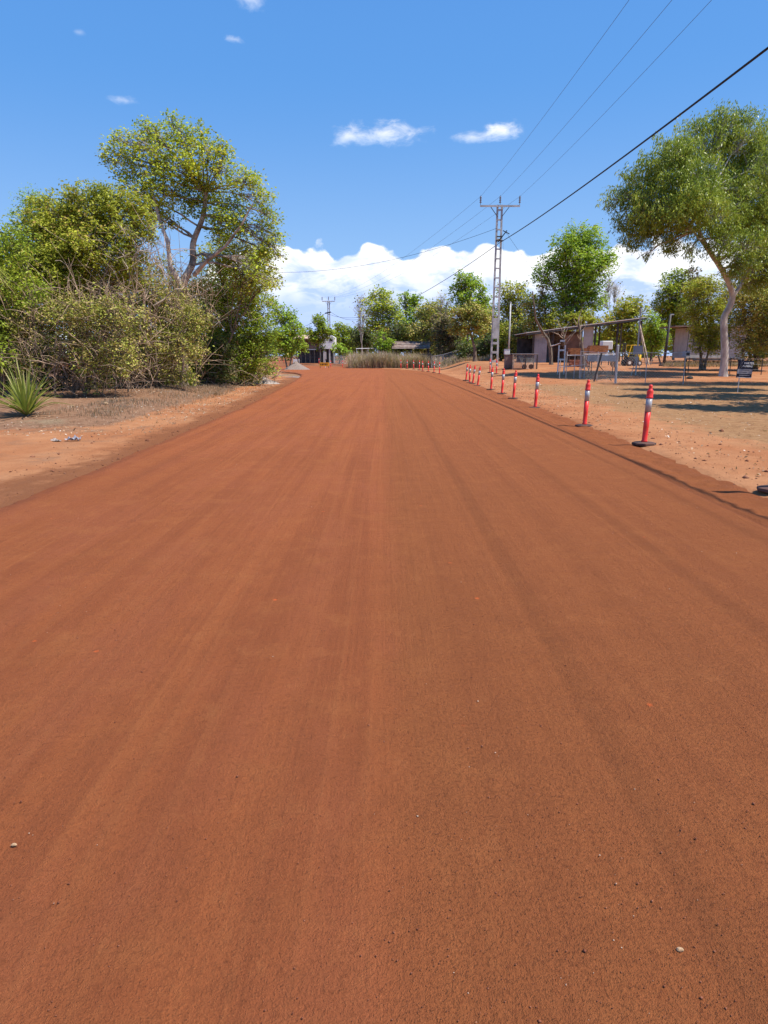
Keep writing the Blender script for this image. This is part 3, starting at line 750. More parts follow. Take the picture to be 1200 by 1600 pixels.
for k, (px, Y, lab) in enumerate(((15, 29, 'low brown undergrowth shrub behind the large spiky plant'), (80, 29.5, 'low dark undergrowth shrub beneath the left of the tangle'), (150, 31, 'low dark undergrowth shrub beneath the middle of the tangle'),
                                   (215, 32.5, 'low brown undergrowth shrub just left of the tall tree foot'), (262, 34.5, 'low dark undergrowth shrub behind the tall tree foot'), (330, 38, 'low undergrowth shrub at the foot of the yellowish bush'), (375, 43, 'low undergrowth shrub at the foot of the dense green bush'))):
    yb = 556+CAMZ*FPX/Y
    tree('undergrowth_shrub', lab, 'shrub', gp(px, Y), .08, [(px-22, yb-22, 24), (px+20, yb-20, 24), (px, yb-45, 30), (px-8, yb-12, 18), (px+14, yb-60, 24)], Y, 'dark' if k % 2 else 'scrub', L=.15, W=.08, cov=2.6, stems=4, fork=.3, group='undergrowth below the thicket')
b4 = np.array(t4.location); b5 = np.array(t5.location); b7 = np.array(t7.location); b3 = np.array(t3.location)
twig_mass('dead_vines', t4, boxes([(30, 520, 40, 26.5), (90, 510, 50, 26.5), (150, 500, 50, 26.5), (60, 575, 45, 26), (130, 580, 45, 26), (190, 570, 45, 27), (200, 500, 40, 27)]), 1050, M['vine'], (.5, 1.8), .008, 2.0, b4)
twig_mass('dead_vines', t5, boxes([(235, 420, 35, 30.5), (250, 470, 45, 30.5), (240, 540, 45, 30), (285, 560, 35, 31), (225, 595, 25, 30), (300, 480, 35, 31)]), 850, M['vine'], (.5, 2.0), .008, 2.2, b5)
twig_mass('bare_twigs', t3, boxes([(200, 430, 35, 28), (150, 420, 45, 28), (215, 385, 25, 28), (60, 460, 40, 28)]), 170, M['twig'], (.5, 1.6), .010, .7, b3)
twig_mass('bare_twigs', t7, boxes([(335, 570, 35, 38), (385, 585, 35, 41), (360, 470, 40, 38), (420, 590, 14, 44)]), 420, M['vine'], (.5, 1.6), .009, .9, b7)
# pale dead stems standing in the front of the tangle: thicker arching poles
for (par, L_) in ((t4, [((85, 625, 25.5), (88, 560, 25.5), (95, 540, 25.3)), ((58, 610, 26), (50, 560, 26), (40, 530, 25.8)), ((150, 470, 26.5), (162, 430, 26.5), (175, 400, 26.2)), ((180, 610, 27), (172, 560, 27), (180, 500, 27)), ((200, 612, 27.5), (205, 540, 27.5), (200, 520, 27)), ((105, 590, 26), (85, 545, 26), (125, 520, 25.8))]),
                  (t5, [((205, 605, 29.5), (212, 540, 29.5), (235, 500, 29)), ((245, 600, 30), (240, 560, 30), (255, 520, 30)), ((172, 440, 29), (205, 450, 29), (235, 400, 29)), ((225, 500, 29.5), (230, 470, 29.5), (225, 440, 29.5)), ((290, 470, 31), (320, 460, 31), (345, 440, 31)), ((240, 478, 29.5), (265, 455, 29.5), (290, 450, 30)), ((283, 605, 32.5), (287, 570, 32.5), (285, 540, 32.5))])):
    bb = np.array(par.location)
    for q, (a, b, c) in enumerate(L_):
        P = bez(at(*a), at(*b), at(*c), 8); P[1:] += rng.normal(size=(7, 3))*.04
        Vt, Ft = tube(P, np.linspace(.035, .014, 8)*(2.6 if (par is t5 and q == 6) else 1), 6)
        npmesh('dead_stem', Vt-bb, Ft, M['twig' if q % 2 else 'bark'], par, smooth=True)


def bladed(name, label, base, n, L, w_, m='blade', cat='plant', up=1.2, group=None, dead=0):
    """rosette of long strap leaves"""
    root = empty(name, base); tag(root, label, cat, group)
    for k in range(n):
        a = rng.uniform(0, 6.28); e = rng.uniform(.05, 1.0)**up; l = L*rng.uniform(.6, 1.1)
        d = np.array((math.cos(a), math.sin(a), 0))
        t = np.linspace(0, 1, 6)[:, None]
        ang = R(86)*(1-.62*e)
        P = d*l*t*math.cos(ang)+np.array((0, 0, 1))*l*(t*math.sin(ang)-.42*(e)*t**2.4)
        P[:, 2] = np.maximum(P[:, 2], .02)
        s = np.cross(d, (0, 0, 1)); wd_ = w_*np.array((.8, 1, .9, .7, .45, .05))[:, None]
        Vv = np.concatenate([P-s*wd_/2, P+np.array((0, 0, -.012))*0, P+s*wd_/2]); Vv[6:12, 2] -= .25*wd_[:, 0]
        F = []
        for j in range(5): F += [(j, j+1, 7+j, 6+j), (6+j, 7+j, 13+j, 12+j)]
        npmesh('blade', Vv, F, M[m], root, np.full(10, rng.uniform(0, 1)), True)
    return root


bladed('pandanus_plant', 'large spiky plant with long yellow-green blades at the left verge', hit(42, 650), 110, 1.8, .058, up=.8)
bladed('pandanus_plant', 'small spiky green plant at the foot of the thicket below the tall tree', gp(298, 34), 34, 1.1, .06)
# pandanus crown hanging in at the left border
root = empty('pandanus_tree', gp(-22, 21.5)); tag(root, 'pandanus with drooping brown and green fronds cut by the left border', 'tree')
b_ = np.array(root.location); c_ = at(-22, 425, 21.5)-b_
Vt, Ft = tube(bez((0, 0, -.1), c_*.5+np.array((.1, 0, 0)), c_, 8), np.linspace(.11, .07, 8), 8); npmesh('trunk', Vt, Ft, M['bark'], root, smooth=True)
for k in range(70):
    a = rng.uniform(0, 6.28); l = rng.uniform(.7, 1.25); e = rng.uniform(-.6, 1.1)
    d = np.array((math.cos(a), math.sin(a), 0)); t = np.linspace(0, 1, 6)[:, None]
    P = c_+d*l*t*math.cos(e)*.85+np.array((0, 0, 1))*l*(t*math.sin(e)-.75*t**2)
    s = np.cross(d, (0, 0, 1)); wd_ = .05*np.array((.8, 1, .9, .7, .45, .05))[:, None]
    Vv = np.concatenate([P-s*wd_/2, P, P+s*wd_/2]); Vv[6:12, 2] -= .2*wd_[:, 0]; F = []
    for j in range(5): F += [(j, j+1, 7+j, 6+j), (6+j, 7+j, 13+j, 12+j)]
    npmesh('frond', Vv, F, M['straw' if e < .25 else 'blade'], root, np.full(10, rng.uniform(0, 1)), True)

# ================================================================== big gum on the right and its neighbours
gb = hit(1130, 588); GY = gb[1]
def g_(px, py, d=0): return (px, py, GY+d)
tJ = tree('gum_tree', 'big pale-trunked gum tree with drooping dark green crown behind the navy sign', 'tree', gb, .27,
     [(968, 312, 24), (1000, 290, 34), (985, 345, 24), (1045, 255, 40), (1095, 222, 38), (1130, 195, 30), (1165, 215, 42), (1205, 255, 50, 1), (1035, 315, 42), (1085, 290, 46, -2.5), (1012, 372, 22), (1060, 365, 26),
      (1010, 398, 9), (1130, 275, 48, 2.5), (1120, 340, 36, -2.5), (1165, 310, 50, 0), (1200, 350, 50, 2), (1165, 385, 34, -2), (1190, 420, 36, 1), (1240, 300, 50), (1240, 400, 45), (1060, 240, 26, -2), (985, 372, 18), (1046, 384, 16), (1078, 392, 15, -3), (1128, 378, 26, -3), (1158, 418, 24, -2), (1015, 338, 34, -1.5), (1062, 332, 38, -3), (1098, 318, 36, -4), (1175, 445, 18, 1), (1140, 345, 34, 2)],
     GY, 'gum', bark='pbark', L=.23, W=.062, cov=3.9, droop=.75, up=1.6, csize=.145, clus=1.5, gaps=.14, vary=.6, limbr=.45,
     trunk=[g_(1130, 588), g_(1133, 550), g_(1131, 515), g_(1131, 495), g_(1141, 478), g_(1146, 460), g_(1136, 435, -.3), g_(1121, 410, -.6), g_(1104, 386, -1), g_(1089, 357, -1.2), g_(1096, 310, -1.2), g_(1116, 290, -1)])
b_ = np.array(tJ.location)
for pts, r_ in (([g_(1146, 462), g_(1158, 445, .4), g_(1168, 428, .8), g_(1180, 380, 1.2), g_(1195, 320, 1)], (.15, .05)), ([g_(1104, 388, -1), g_(1075, 350, -1.4), g_(1040, 322, -1.6)], (.08, .03))):
    pp = np.array([at(*p) for p in pts]); k = len(pp)
    Vt, Ft = tube(np.stack([np.interp(np.linspace(0, k-1, 13), range(k), pp[:, q]) for q in range(3)], 1), np.linspace(*r_, 13), 8)
    npmesh('limb', Vt-b_, Ft, M['pbark'], tJ, smooth=True)
tree('gum_tree', 'gum tree beyond the right border whose hanging crown just enters the picture', 'tree', (25.5, 37.5, 0.05), .25,
     [(1250, 245, 60, 0), (1290, 330, 70, 1), (1320, 240, 60, -1), (1360, 330, 60, 1), (1300, 420, 55, 0), (1380, 440, 50, 1)], 38, 'gum', bark='pbark', L=.3, W=.07, cov=3.2, droop=.75, up=1.6, csize=.18, clus=1.2)
for k, (X_, Y_, h) in enumerate(((17, 20.5, 10.0), (18.9, 26, 12), (21.8, 31.5, 13.5))):
    # stand right of the frame; their shade falls across the verge in the picture
    z_ = float(gh(X_, Y_)); zc = Y_*math.cos(PITCH)
    pxc = 600+X_/zc*FPX; sc_ = FPX/zc
    yh = lambda hh: 800-FPX*math.tan(PITCH+math.atan((hh+z_-CAMZ)/Y_))
    tree('verge_tree', 'tree standing beyond the right border, shading the verge (%s)' % ('nearest', 'middle', 'farthest')[k], 'tree', (X_, Y_, z_), .2,
         [(pxc+q*sc_, yh(hh), r_*sc_, d_) for q, hh, r_, d_ in ((-1.2, h*.78, 1.5, 0), (1.2, h*.7, 1.4, .6), (0, h*.88, 1.3, -.5), (-.2, h*.6, 1.3, 1.2), (.6, h*.66, 1.2, -1.3))],
         Y_, 'green', L=.36, W=.18, cov=4.2, group='trees beyond the right border')

# ================================================================== middle and far trees
def ft(name, label, cat, px, Y, bl, leaf, cov=2.6, L=None, **k):
    L = L or .0022*Y+.05
    if px > 552: bl = [(b[0], b[1], b[2]*1.2)+tuple(b[3:]) for b in bl]
    cov = cov*1.1 if cov > 1 else cov; L *= 1.15
    k.setdefault('gaps', .2); k.setdefault('vary', .6); k.setdefault('csize', .17); k.setdefault('clus', 1.15)
    return tree(name, label, cat, gp(px, Y), k.pop('r0', .16), bl, Y, leaf, L=L, W=L*.72, cov=cov*(1.25 if cov > 1 else 1), **k)


ft('dense_tree', 'green tree just right of the left thicket, over the gravel heap', 'tree', 446, 84, [(440, 500, 17), (452, 492, 13), (458, 515, 17), (440, 530, 18), (462, 505, 10), (450, 545, 18), (432, 480, 14), (468, 530, 10)], 'bright', stems=2)
ft('low_shrub', 'low dark shrub left of the far house', 'shrub', 468, 110, [(462, 540, 12), (474, 545, 9), (452, 548, 10)], 'green')
ft('round_tree', 'round dark green tree in front of the far two-storey house', 'tree', 500, 128, [(497, 503, 12), (505, 512, 13), (490, 518, 11), (512, 520, 10), (500, 528, 13), (488, 530, 8), (503, 545, 7)], 'green', cov=3)
ft('background_tree', 'pale thin tree right of the far pole', 'tree', 545, 165, [(528, 510, 9), (540, 515, 11), (552, 520, 11), (535, 530, 13), (551, 535, 14), (545, 546, 12)], 'green')
ft('background_tree', 'bright green bush by the gate right of the far pole', 'bush', 530, 140, [(528, 545, 9), (536, 548, 9), (543, 550, 8)], 'bright')
ft('background_tree', 'dark tree behind the short lattice pole', 'tree', 566, 150, [(560, 525, 12), (572, 520, 12), (564, 540, 13), (576, 535, 10)], 'dark')
ft('bare_tree', 'sparse grey tree with almost bare twigs at the left of the far tree row', 'tree', 566, 130, [(563, 466, 7), (560, 480, 8), (568, 492, 9), (561, 505, 8), (570, 470, 6)], 'scrub', cov=.5, bark='pbark')
ft('pale_tree', 'yellow-green tree with white branches in the middle of the far tree row', 'tree', 592, 118, [(588, 462, 12), (600, 460, 10), (610, 475, 12), (582, 480, 14), (598, 485, 15), (617, 490, 11), (590, 505, 15), (608, 510, 13), (580, 505, 9)], 'tall', bark='pbark', r0=.3, cov=2.2, limbr=.6)
ft('dense_tree', 'deep green tree right of the yellow-green one with white branches', 'tree', 638, 122, [(632, 465, 9), (640, 480, 13), (650, 468, 9), (655, 485, 13), (632, 500, 14), (625, 525, 14), (645, 515, 15), (616, 545, 10)], 'bright', cov=2.8)
ft('dark_tree', 'dark tree between the yellow-green and the deep green trees', 'tree', 625, 112, [(622, 515, 13), (612, 535, 12), (630, 540, 13), (598, 540, 12)], 'dark')
ft('bright_bush', 'small bright bush left of the rusty shelter roof', 'bush', 603, 106, [(600, 528, 9), (607, 538, 8), (596, 540, 7)], 'bright')
ft('dry_tree', 'brownish dry tree behind the rusty shelter', 'tree', 668, 108, [(660, 490, 11), (670, 480, 10), (675, 500, 13), (660, 515, 13), (680, 520, 12), (668, 535, 12)], 'scrub', cov=2.0)
ft('bare_tree', 'nearly bare grey tree against the cloud, right of the dry brown tree', 'tree', 692, 112, [(690, 465, 9), (698, 475, 10), (686, 480, 9), (695, 490, 10)], 'scrub', cov=.6, bark='pbark')
ft('dry_tree', 'reddish brown dry tree behind the chain-link fence', 'tree', 696, 98, [(692, 505, 14), (706, 510, 13), (688, 525, 13), (702, 530, 14), (715, 525, 10), (690, 545, 10)], 'brown', cov=2.4)
ft('bright_tree', 'bright green tree left of the near power pole', 'tree', 730, 104, [(724, 436, 12), (738, 442, 13), (716, 452, 12), (730, 458, 16), (750, 455, 10), (722, 478, 16), (745, 478, 16), (758, 470, 8), (735, 495, 14)], 'bright', cov=2.4, fork=.6)
ft('brown_tree', 'short tree with red-brown trunk and browning crown left of the near power pole', 'tree', 742, 80, [(715, 492, 14), (735, 485, 15), (752, 495, 13), (725, 508, 16), (748, 512, 15), (765, 505, 9), (708, 515, 9)], 'scrub', cov=2.6, bark='bark', r0=.22, trunk=[(743, 568, 80), (742, 545, 80), (738, 530, 80), (733, 515, 80)])
ft('dark_shrub', 'dark green shrubs under the brown tree at the fence', 'shrub', 728, 88, [(726, 545, 11), (735, 550, 10), (720, 555, 8), (756, 545, 12), (765, 535, 12)], 'dark')
ft('scrub_tree', 'olive tree just right of the near power pole', 'tree', 797, 92, [(792, 452, 12), (805, 460, 13), (815, 450, 9), (790, 475, 14), (810, 480, 16), (828, 470, 12), (800, 500, 17), (822, 505, 16), (790, 520, 15), (812, 530, 16), (785, 545, 13), (803, 550, 12)], 'olive', cov=2.6, stems=2)
ft('scrub_tree', 'dry twiggy tree behind the left end of the open shed', 'tree', 835, 86, [(830, 480, 13), (845, 470, 13), (838, 500, 16), (852, 495, 14), (825, 525, 12), (845, 520, 14), (850, 450, 10)], 'scrub', cov=2.2, stems=2)
ft('bright_tree', 'bright green tree rising high behind the open shed', 'tree', 905, 84, [(905, 368, 18), (922, 380, 20), (885, 382, 18), (940, 395, 16), (905, 402, 24), (875, 410, 18), (930, 420, 22), (948, 405, 12), (895, 435, 22), (860, 412, 14), (850, 432, 15), (875, 445, 18), (918, 450, 22), (870, 470, 20), (900, 475, 22), (930, 470, 18), (845, 420, 10), (890, 500, 16)], 'bright', cov=2.7, fork=.55, r0=.25)
ft('bushy_tree', 'dark bushy tree behind the middle of the open shed', 'tree', 880, 82, [(870, 500, 16), (895, 505, 16), (915, 500, 15), (860, 515, 12), (935, 495, 14)], 'olive', cov=2.8)
ft('bare_tree', 'leafless grey tree right of the bright green tree', 'tree', 955, 90, [(950, 440, 12), (962, 450, 12), (945, 465, 12), (965, 470, 10)], 'scrub', cov=.18, bark='pbark', clus=2)
ft('bushy_tree', 'yellow-green bushy tree behind the right end of the open shed', 'tree', 985, 86, [(975, 480, 14), (995, 478, 14), (985, 495, 16), (1005, 490, 10), (965, 500, 16), (950, 515, 18), (980, 520, 18), (1000, 515, 14), (960, 535, 16), (985, 540, 14)], 'olive', cov=2.8, stems=2)
ft('bright_bush', 'bright leafy bush between the shed and the leaning dark pole', 'bush', 1018, 80, [(1018, 500, 11), (1028, 515, 13), (1012, 518, 11), (1035, 530, 12), (1020, 540, 13), (1008, 545, 8)], 'bright', cov=2.8)
ft('dense_tree', 'tall dark green tree far behind the pole with the lamp', 'tree', 1052, 100, [(1050, 440, 14), (1065, 432, 12), (1040, 455, 13), (1058, 462, 18), (1045, 480, 18), (1070, 480, 18), (1028, 480, 12), (1050, 505, 18), (1070, 510, 16), (1035, 505, 12), (1055, 525, 14), (1085, 450, 16)], 'green', cov=2.8)
ft('dry_tree', 'dead brown bush-topped tree peeking over the dark thicket at right', 'tree', 1085, 88, [(1082, 428, 9), (1088, 440, 10), (1080, 450, 9)], 'brown', cov=2.0)
GT = 56
tree('thicket_tree', 'dark leafy tree hiding the house left of the gum trunk', 'tree', gp(1100, GT), .2,
     [(1090, 455, 22), (1108, 450, 22), (1085, 485, 22), (1110, 482, 24), (1098, 510, 18), (1118, 515, 20), (1092, 522, 15), (1091, 545, 10), (1120, 538, 17), (1098, 530, 17), (1108, 545, 14)], GT, 'olive', L=.17, W=.09, cov=3.8, stems=3)
tree('thicket_tree', 'dark leafy tree right of the gum trunk, cut by the right border', 'tree', gp(1180, GT-1), .2,
     [(1155, 460, 22), (1175, 470, 24), (1200, 470, 26), (1165, 500, 24), (1195, 505, 26), (1165, 530, 20), (1190, 535, 24), (1215, 500, 30), (1160, 550, 14), (1185, 558, 14)], GT-1, 'scrub', L=.17, W=.09, cov=3.4, stems=4)
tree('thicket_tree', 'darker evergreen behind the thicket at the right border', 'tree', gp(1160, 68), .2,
     [(1130, 470, 30), (1170, 450, 35), (1210, 460, 35), (1140, 510, 30), (1180, 500, 35), (1215, 520, 30), (1150, 540, 25), (1195, 545, 25), (1110, 540, 18)], 68, 'dark', L=.25, W=.13, cov=2.8, stems=3)
for k, (px, Y, lf, lab) in enumerate(((650, 113, 'scrub', 'low brown scrub behind the rusty shelter, left part'), (672, 114, 'dark', 'low dark scrub behind the right end of the rusty shelter'), (705, 101, 'brown', 'low brown scrub behind the chain-link fence'),
                                   (765, 93, 'scrub', 'low scrub directly behind the foot of the near power pole'), (783, 90, 'olive', 'low leafy scrub behind the slim pale pole'), (812, 88, 'scrub', 'low scrub just left of the open shed'), (755, 110, 'olive', 'olive tree seen left of the near power pole behind the brown tree'), (680, 120, 'olive', 'olive tree behind the dry brown tree in the far row'))):
    hh_ = 0 if k < 6 else 45
    ft('scrub', lab, 'shrub', px, Y, [(px-12, 545-hh_, 12), (px+12, 547-hh_, 12), (px, 530-hh_, 14), (px-10, 520-hh_*.6, 11), (px+10, 515-hh_*.5, 12), (px, 552-hh_*.3, 10)], lf, stems=3, cov=2.4)
# far wood closing the horizon
FW = []
for k in range(46):
    px = -350+k*42; Y = 205+rng.uniform(0, 45)
    for q in range(4): FW.append((at(px+rng.uniform(-18, 18), 0, Y)[0], Y+rng.uniform(-5, 5), rng.uniform(2.5, 8.0), rng.uniform(2.4, 4.2)))
VV = []; FF = []; off = 0; TT = []
for (x_, y_, z_, r_) in FW:
    n = 380; g = rng.normal(size=(n, 3)); g /= np.linalg.norm(g, axis=1)[:, None]; g *= (rng.uniform(0, 1, n)**.35)[:, None]*r_
    C = np.array((x_, y_, z_))+g*np.array((1, .8, .9)); C = C[C[:, 2] > 0]
    V, F = leaf_quads(C, 1.0, .65); VV.append(V); FF.append(F+off); off += len(V); TT.append(rng.uniform(0, 1, len(C)))
    n = 60; C = np.stack([x_+rng.normal(0, r_*.5, n), y_+rng.normal(0, 1, n), rng.uniform(0, z_, n)], -1)
    V, F = leaf_quads(C, .8, .5); VV.append(V); FF.append(F+off); off += len(V); TT.append(rng.uniform(0, 1, len(C)))
tag(npmesh('distant_wood', np.concatenate(VV), np.concatenate(FF), M['green'], None, np.concatenate(TT)), kind='stuff')

# tall dry grass in front of the far tree row, with the rest of the paddock
N = 22000
px_ = rng.uniform(545, 685, N); Yg = rng.uniform(92, 104, N)
Xg = (px_-600)/FPX*(Yg*math.cos(PITCH)+.36)
keep = (vnoise(Xg*.5, Yg*.3, 17)+rng.uniform(-.35, .35, N) > -.22)
tag(grass('tall_dry_grass', Xg[keep], Yg[keep], 1.45, .055, M['fluff'], .6, clump=1.0), kind='stuff')
N = 9000
px_ = rng.uniform(685, 770, N); Yg = rng.uniform(86, 100, N); Xg = (px_-600)/FPX*(Yg*math.cos(PITCH)+.36)
tag(grass('low_dry_grass', Xg, Yg, .6, .045, M['fluff'], .6, clump=.9), kind='stuff')
N = 6000
px_ = rng.uniform(1035, 1220, N); Yg = rng.uniform(60, 70, N); Xg = (px_-600)/FPX*(Yg*math.cos(PITCH)+.3)
tag(grass('paddock_grass', Xg, Yg, .32, .03, M['straw'], .5), kind='stuff')

# ================================================================== bollards
def make_bollard():
    root = empty('bollard', (0, 0, 0))
    MB().lathe([(.205, 0), (.215, .012), (.21, .04), (.17, .05), (.075, .055)], n=8).build('base', M['rubber'], root)
    MB().lathe([(.056, .052), (.056, .075), (.047, .09), (.049, .32), (.053, .60)], n=16).build('post', M['red'], root, True)
    MB().lathe([(.0545, .60), (.0545, .845)], n=16).build('reflective_band', M['band'], root, True)
    MB().lathe([(.057, .845), (.062, .85), (.062, .868), (.056, .874), (.057, .96), (.054, .985), (.036, 1.0), (.031, 1.03), (.034, 1.05), (.030, 1.075), (.014, 1.085)], n=16).build('cap', M['red'], root, True)
    return root


ordn = ['nearest', 'second nearest', 'third nearest', 'fourth nearest', 'fifth nearest', 'sixth nearest']
BL = [(1212, 768, 0, 'bollard cut by the right border, only its black base and shadow showing'),
      (1006, 695.5, 4, 'nearest fully visible bollard, leaning slightly right on its black rubber base'),
      (913, 667, 3, 'second fully visible bollard from the camera on the right verge'),
      (836, 638.5, 5, 'third bollard on the right verge, between the second and the leaning group'),
      (802, 623.5, 7, 'fourth bollard on the right verge, its dark base plainly visible'),
      (784, 616, 9, 'fifth bollard on the right verge, leaning clearly to the right'),
      (767, 609.5, 3, 'upright bollard directly below the foot of the near power pole'),
      (746, 603.5, 12, 'most tilted, rightmost one of the four crowded bollards'),
      (738.5, 600, 12, 'second from right of the four crowded tilted bollards'),
      (733.5, 598, 4, 'second from left of the four crowded bollards'),
      (728, 595, 9, 'leftmost of the four crowded bollards left of the power pole'),
      (775.5, 584.5, 0, 'bollard on the dirt just right of the power pole foot'),
      (765.5, 582.5, 0, 'bollard on the dirt just left of the power pole foot'),
      (686.6, 584.3, 0, 'bollard at the near end of the far curved row'),
      (678, 582.2, 1, 'second bollard of the far curved row counted from its near end'),
      (669.2, 580.9, 0, 'third bollard of the far curved row counted from its near end'),
      (660.7, 580, -6, 'fourth bollard of the far curved row, leaning left'),
      (655, 578.4, 0, 'fifth bollard of the far curved row, close to the leaning fourth'),
      (646.4, 577, -5, 'sixth bollard of the far curved row, tipped left'),
      (636, 576.2, 0, 'seventh bollard of the far curved row, before the tall dry grass'),
      (626.4, 575.5, -2, 'eighth bollard of the far curved row, before the tall dry grass'),
      (612.7, 574.6, 0, 'ninth bollard of the far curved row, just right of the wire cage'),
      (601, 574, 0, 'bollard standing directly in front of the white wire cage'),
      (590.4, 573.8, 0, 'bollard just left of the white wire cage'),
      (577, 573.4, 22, 'strongly tilted bollard in the middle of the far row'),
      (555, 573, 0, 'bollard left of the strongly tilted one at the road bend'),
      (535, 573, 0, 'bollard midway between the far pole and the tall dry grass'),
      (517, 573, 0, 'bollard right below the far lattice pole'),
      (498.5, 568.5, 0, 'bollard at the left end of the orange board'),
      (455, 563.6, 0, 'far bollard behind the gravel heap beside the white board'),
      (446.5, 566, 0, 'rightmost of three far bollards at the left thicket'),
      (443.5, 566.8, 0, 'middle one of three far bollards at the left thicket'),
      (437, 567.5, 0, 'leftmost of three far bollards at the left thicket')]
proto = make_bollard()
for k, (px, py, lean, lab) in enumerate(BL):
    o = proto if k == 0 else copy_tree(proto)
    p = hit(px, py) if py > 574 else np.array(at(px, py, 1.6*FPX/(py-556)*1.0))
    z_ = max(p[2], float(gh(p[0], p[1])))
    if py <= 574: z_ = float(gh(p[0], p[1]))
    o.location = (p[0], p[1], z_+.004)
    lean_r = R(lean*.5); o.rotation_euler = (rng.normal()*.02, 0, rng.uniform(0, 6.28))
    tag(o, 'red and white ' + lab if 'red' not in lab else lab, 'bollard', 'red and white bollards along the roadworks')
    for c in o.children:
        if c.name.split('.')[0] != 'base':
            c.matrix_local = Matrix.Rotation(-o.rotation_euler.z, 4, 'Z') @ Matrix.Rotation(lean_r, 4, 'Y') @ Matrix.Rotation(o.rotation_euler.z, 4, 'Z')

# ================================================================== power poles and wires
def lattice_pole(base, H, label, arm=3.3, wt=.36, wb=.56, plate=True, s=1.0, battens=17):
    root = empty('power_pole', base); tag(root, label, 'power pole')
    for sx in (-1, 1):
        MB().bar((sx*wb/2, 0, -.2), (sx*wt/2, 0, H), .085*s, .16*s).build('upright', M['galv'], root)
    for k in range(battens):
        z = H*(.04+.93*k/(battens-1)); w_ = wb+(wt-wb)*z/H
        MB().box((0, 0, z), (w_-.085*s-.004, .14*s, .10*s+(.10 if k < 4 else 0))).build('batten', M['galv'], root)
    if plate:
        z0, z1 = H*.185, H*.315; w0 = wb+(wt-wb)*z0/H
        MB().box((0, -.088*s, (z0+z1)/2), (w0+.02, .012, z1-z0)).build('cover_plate', M['galv'], root)
    MB().box((0, -.14*s, H-.12), (arm, .11*s, .13*s)).build('crossarm', M['galv'], root)
    for sx in (-1, 1): MB().bar((sx*arm*.23, -.14*s, H-.2), (sx*wt/2, -.14*s, H-.95), .05, .05).build('brace', M['steel'], root)
    for x_ in (-arm/2+.03, 0, arm/2-.03):
        zz = H-.05
        MB().rod((x_, -.14*s, zz), (x_, -.14*s, zz+.75*s), .018*s).build('insulator_pin', M['steel'], root)
        m_ = MB()
        pr = []
        for q in range(4): pr += [(.045*s, zz+.16*s+q*.14*s), (.105*s, zz+.19*s+q*.14*s), (.05*s, zz+.25*s+q*.14*s)]
        m_.lathe(pr, (x_, -.14*s, 0), 10).build('insulator', M['porc'], root, True)
    return root


pb = gp(772, 61); HP = at(772, 320, 61)[2]-pb[2]
pole = lattice_pole(pb, HP, 'tall galvanised lattice power pole with three insulators beside the road')
for z_, w_ in ((HP*.785, .62), (HP*.81, .5)):
    MB().box((.05, -.2, z_), (w_, .1, .09)).build('cable_bracket', M['steel'], pole)
MB().bar((-.1, -.25, HP*.775), (.62, -.3, HP*.845), .10, .08).build('cable_arm', M['cable'], pole)
MB().bar((.3, -.25, HP*.845), (.85, -.25, HP*.825), .07, .06).build('cable_clamp', M['cable'], pole)
pb2 = gp(515, 160); HP2 = at(515, 470, 160)[2]-pb2[2]
pole2 = lattice_pole(pb2, HP2, 'distant lattice power pole above the far house', arm=2.9, wt=.34, wb=.62, battens=11, s=1.3)
MB().bar((-.8, -.3, HP2*.80), (.5, -.3, HP2*.82), .25, .25).build('cable_arm', M['cable'], pole2)
pb3 = gp(574, 150); HP3 = at(574, 486, 150)[2]-pb3[2]
root = empty('power_pole', pb3); tag(root, 'short lattice pole half hidden by the far tree row', 'power pole')
for sx in (-1, 1): MB().bar((sx*.25, 0, -.2), (sx*.15, 0, HP3), .11, .16).build('upright', M['galv'], root)
for k in range(9): MB().box((0, 0, HP3*(.05+.1*k)), (.42-.02*k, .12, .16)).build('batten', M['galv'], root)

pn = np.array((14.6, -9, .1))   # next pole of the line, behind the camera


def wire(label, a, b, sag, r, m='wire', group='power lines', k=28):
    a = np.asarray(a, float); b = np.asarray(b, float); t = np.linspace(0, 1, k)[:, None]
    P = a+(b-a)*t; P[:, 2] -= (4*sag*t*(1-t))[:, 0]
    V, F = tube(P, np.full(k, r), 5)
    o = npmesh('power_line', V-a, F, M[m], None, smooth=True); o.location = a
    return tag(o, label, 'power line', group)


zt = pb[2]+HP+.62
A = [(pb[0]+s, pb[1]-.14, zt) for s in (-1.62, 0, 1.62)]
zf = pb2[2]+HP2+.7
Bf = [(pb2[0]+s, pb2[1]-.2, zf) for s in (-1.4, 0, 1.4)]
ex = [(983, 0), (1050, 0), (1112, 0)]; nm3 = ['left', 'middle', 'right']
for k in range(3):
    # the span runs from the pole over the verge to the next pole behind the camera
    e = at(ex[k][0], ex[k][1], 26); d = (e-np.array(A[k])); end = np.array(A[k])+d*(61+9)/(61-26)
    f_ = (61-26)/70.
    sg = .75; end[2] += 4*sg*f_*(1-f_)/f_
    wire('%s of the three thin wires rising from the near pole to the top border' % nm3[k], A[k], end, sg, .0075)
    wire('%s of the three thin wires sloping from the near pole to the distant pole' % nm3[k], A[k], Bf[k], 1.8, .009)
ca = np.array((pb[0]+.1, pb[1]-.3, pb[2]+HP*.775))
e = at(1200, 75, 17.2); d = e-ca; end = ca+d*70/43.8; f_ = 43.8/70.; end[2] += 4*.5*(1-f_)
wire('thick black cable from the near pole to the right border', ca, end, .5, .030, 'cable')
wire('thick black cable descending from the near pole to the distant pole', ca, np.array((pb2[0]-.5, pb2[1]-.3, pb2[2]+HP2*.8)), 3.0, .026, 'cable')
wire('thin service wire from the near pole drooping left behind the tall tree', np.array((pb[0]-.2, pb[1]-.2, pb[2]+HP*.86)), at(395, 424, 75), 1.2, .014, 'cable')
